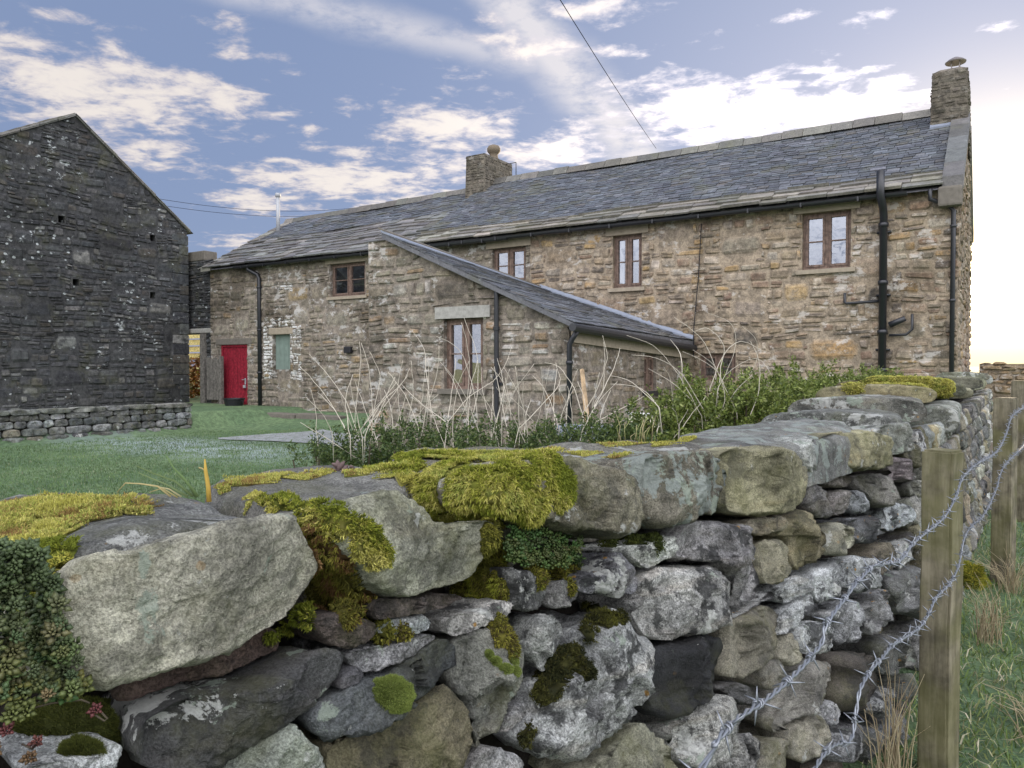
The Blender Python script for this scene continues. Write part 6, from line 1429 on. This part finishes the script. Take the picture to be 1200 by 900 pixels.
q = fx(1197, 5.4); post(q.x, q.y, .10, W(1197, 446, 5.4).z, 'farthest fence post, half hidden behind the second one')
FXa, FYa = fx(1106, 2.12).x, fx(1106, 2.12).y; FXb, FYb = fx(1179, 3.9).x, fx(1179, 3.9).y
sl_ = (FXb - FXa) / (FYb - FYa)
def on_fence(x, y, off=.062):
    d = ray(x, y); w_ = (FXa + off - sl_ * FYa) / (d.x - sl_ * d.y); return CAM + d * w_
def barbed(label, px_):
    P = [on_fence(*p) for p in px_]
    e0 = P[-1]; e1 = Vector((fx(1197, 5.4).x + .05, fx(1197, 5.4).y, e0.z + .02)); P = P + [e0.lerp(e1, .35), e0.lerp(e1, .7), e1]
    b0 = (P[0] - P[1]).normalized(); P = [P[0] + Vector((-.03, -.75, -.02)) , P[0] + Vector((-.015, -.35, -.035))] + P
    Q = []; k = len(P)
    for i in range(k - 1):
        a = P[max(i - 1, 0)]; b = P[i]; c = P[i + 1]; d_ = P[min(i + 2, k - 1)]; ns = max(3, int((c - b).length / .006))
        for s in range(ns):
            f = s / ns; Q.append(.5 * ((2 * b) + (c - a) * f + (2 * a - 5 * b + 4 * c - d_) * f * f + (3 * b - a - 3 * c + d_) * f ** 3))
    rt = thing('barbed_wire', label, 'barbed wire', 'barbed wire strands on the fence'); mb = MB(); L = 0; A = []; B = []; barbs = []
    nxt = .04
    for i, p in enumerate(Q):
        t1 = (Q[min(i + 1, len(Q) - 1)] - Q[max(i - 1, 0)]).normalized(); s = t1.cross(Vector((0, 0, 1))).normalized(); u = s.cross(t1)
        if i: L += (p - Q[i - 1]).length
        a = L * 150; o = (s * math.cos(a) + u * math.sin(a)) * .0017; A.append(p + o); B.append(p - o)
        if L > nxt: barbs.append((p, t1, s, u)); nxt += random.uniform(.065, .095)
    mb.tube(A, .0015, 5); mb.tube(B, .0015, 5); mb.build('strand', M['wire'], rt, True)
    for p, t1, s, u in barbs[:95]:
        bb = MB(); ph = random.uniform(0, 3.14); ring = [p + t1 * (-.007 + .014 * j / 16) + (s * math.cos(ph + j * .95) + u * math.sin(ph + j * .95)) * .0040 for j in range(17)]; bb.tube(ring, .0011, 4)
        for j in range(4):
            a = ph + j * 1.57 + random.uniform(-.3, .3); d = (s * math.cos(a) + u * math.sin(a)) + t1 * random.uniform(-.5, .5); q0 = p + t1 * (.006 if j % 2 else -.006); bb.tube([q0, q0 + d * .008, q0 + d * .018], [.0013, .0012, .0003], 4)
        bb.build('barb', M['wire'], rt, True)
barbed('upper twisted barbed wire strand in front of the wall and near post', [(824, 898), (837, 873), (859, 847), (880, 831), (907, 812), (941, 780), (963, 753), (968, 732), (987, 705), (1003, 684), (1021, 665), (1032, 661), (1055, 656), (1072, 635), (1107, 605), (1121, 579), (1128, 560), (1144, 544), (1167, 530), (1179, 509), (1186, 488), (1200, 477)])
barbed('lower twisted barbed wire strand looping behind to the wall foot', [(960, 892), (996, 868), (1003, 836), (1008, 808), (1020, 786), (1034, 770), (1046, 756), (1076, 736), (1088, 720), (1097, 700), (1114, 682), (1124, 660), (1130, 630), (1139, 616), (1153, 603), (1167, 574), (1177, 546), (1200, 522)])
# ------------------------------------------------------------------ small things by the house
b = at_y(756, 487, 10.0); mb = MB(); mb.box(b.x - .24, b.x + .24, 9.98, 10.02, b.z - .55, b.z, b=.004)
wb = tag(mb.build('board', M['cream']), 'cream painted board leaning by the lean-to wall', 'board')
mb = MB(); mb.box(b.x - .255, b.x + .255, 9.96, 10.04, b.z + .001, b.z + .035, b=.004); mb.build('rim', M['whitepaint'], wb)
a = at_w(682, 433, 5.6); c = at_w(689, 500, 5.4); c2 = a + (c - a) * 1.9; mb = MB(); mb.tube([a, c, c2], [.016, .019, .02], 4); tag(mb.build('wooden_stake', M['stake']), 'pale wooden stake leaning among the bare stems', 'stake')
bu = at_y(697, 488, 9.9); mb = MB(); mb.box(bu.x - .5, bu.x + .5, 9.6, 9.9, .15, bu.z - .12, b=.02); tag(mb.build('garden_trough', M['lead']), 'blue grey garden trough half hidden behind the shrub', 'trough')
# overhead wires
def wire(label, pts, sag, r=.012):
    a, b = pts; mb = MB(); mb.tube([a.lerp(b, i / 24) - Vector((0, 0, sag * 4 * (i / 24) * (1 - i / 24))) for i in range(25)], r, 5); tag(mb.build('overhead_cable', M['cable']), label, 'cable')
a = at_y(769, 174, RY); d0 = at_w(655, -12, 9.0); d1 = at_w(560, -170, 5.0); wire('black telephone cable sloping down from the sky to the main roof ridge', (d0 + (d0 - a) * .6, a), .1, .0055)
a = at_x(186, 233, -30.0); b_ = at_y(420, 243, 32.0); wire('upper of two thin cables between the barn and the byre roof', (a, b_), .35, .010)
a = at_x(186, 240, -30.0); b_ = at_y(420, 249, 32.0); wire('lower of two thin cables between the barn and the byre roof', (a, b_), .35, .010)
# bracken bank seen through the passage
pts = []; dirs = []
for _ in range(1500):
    y = random.uniform(17.6, 18.8); x = -1.44 * y + random.uniform(-1.6, 1.6); pts.append((x, y, ground_h(x, y) + random.uniform(0, 1.5))); dirs.append((random.gauss(0, 1), random.gauss(0, 1), .5))
bo = leaves_mesh('bracken', pts, dirs, .22, [((.20, .09, .03), 3), ((.28, .15, .05), 2), ((.14, .14, .03), 1)], 'leaf')
tag(bo, 'rusty bracken glimpsed through the passage beside the barn', 'bracken', kind='stuff')
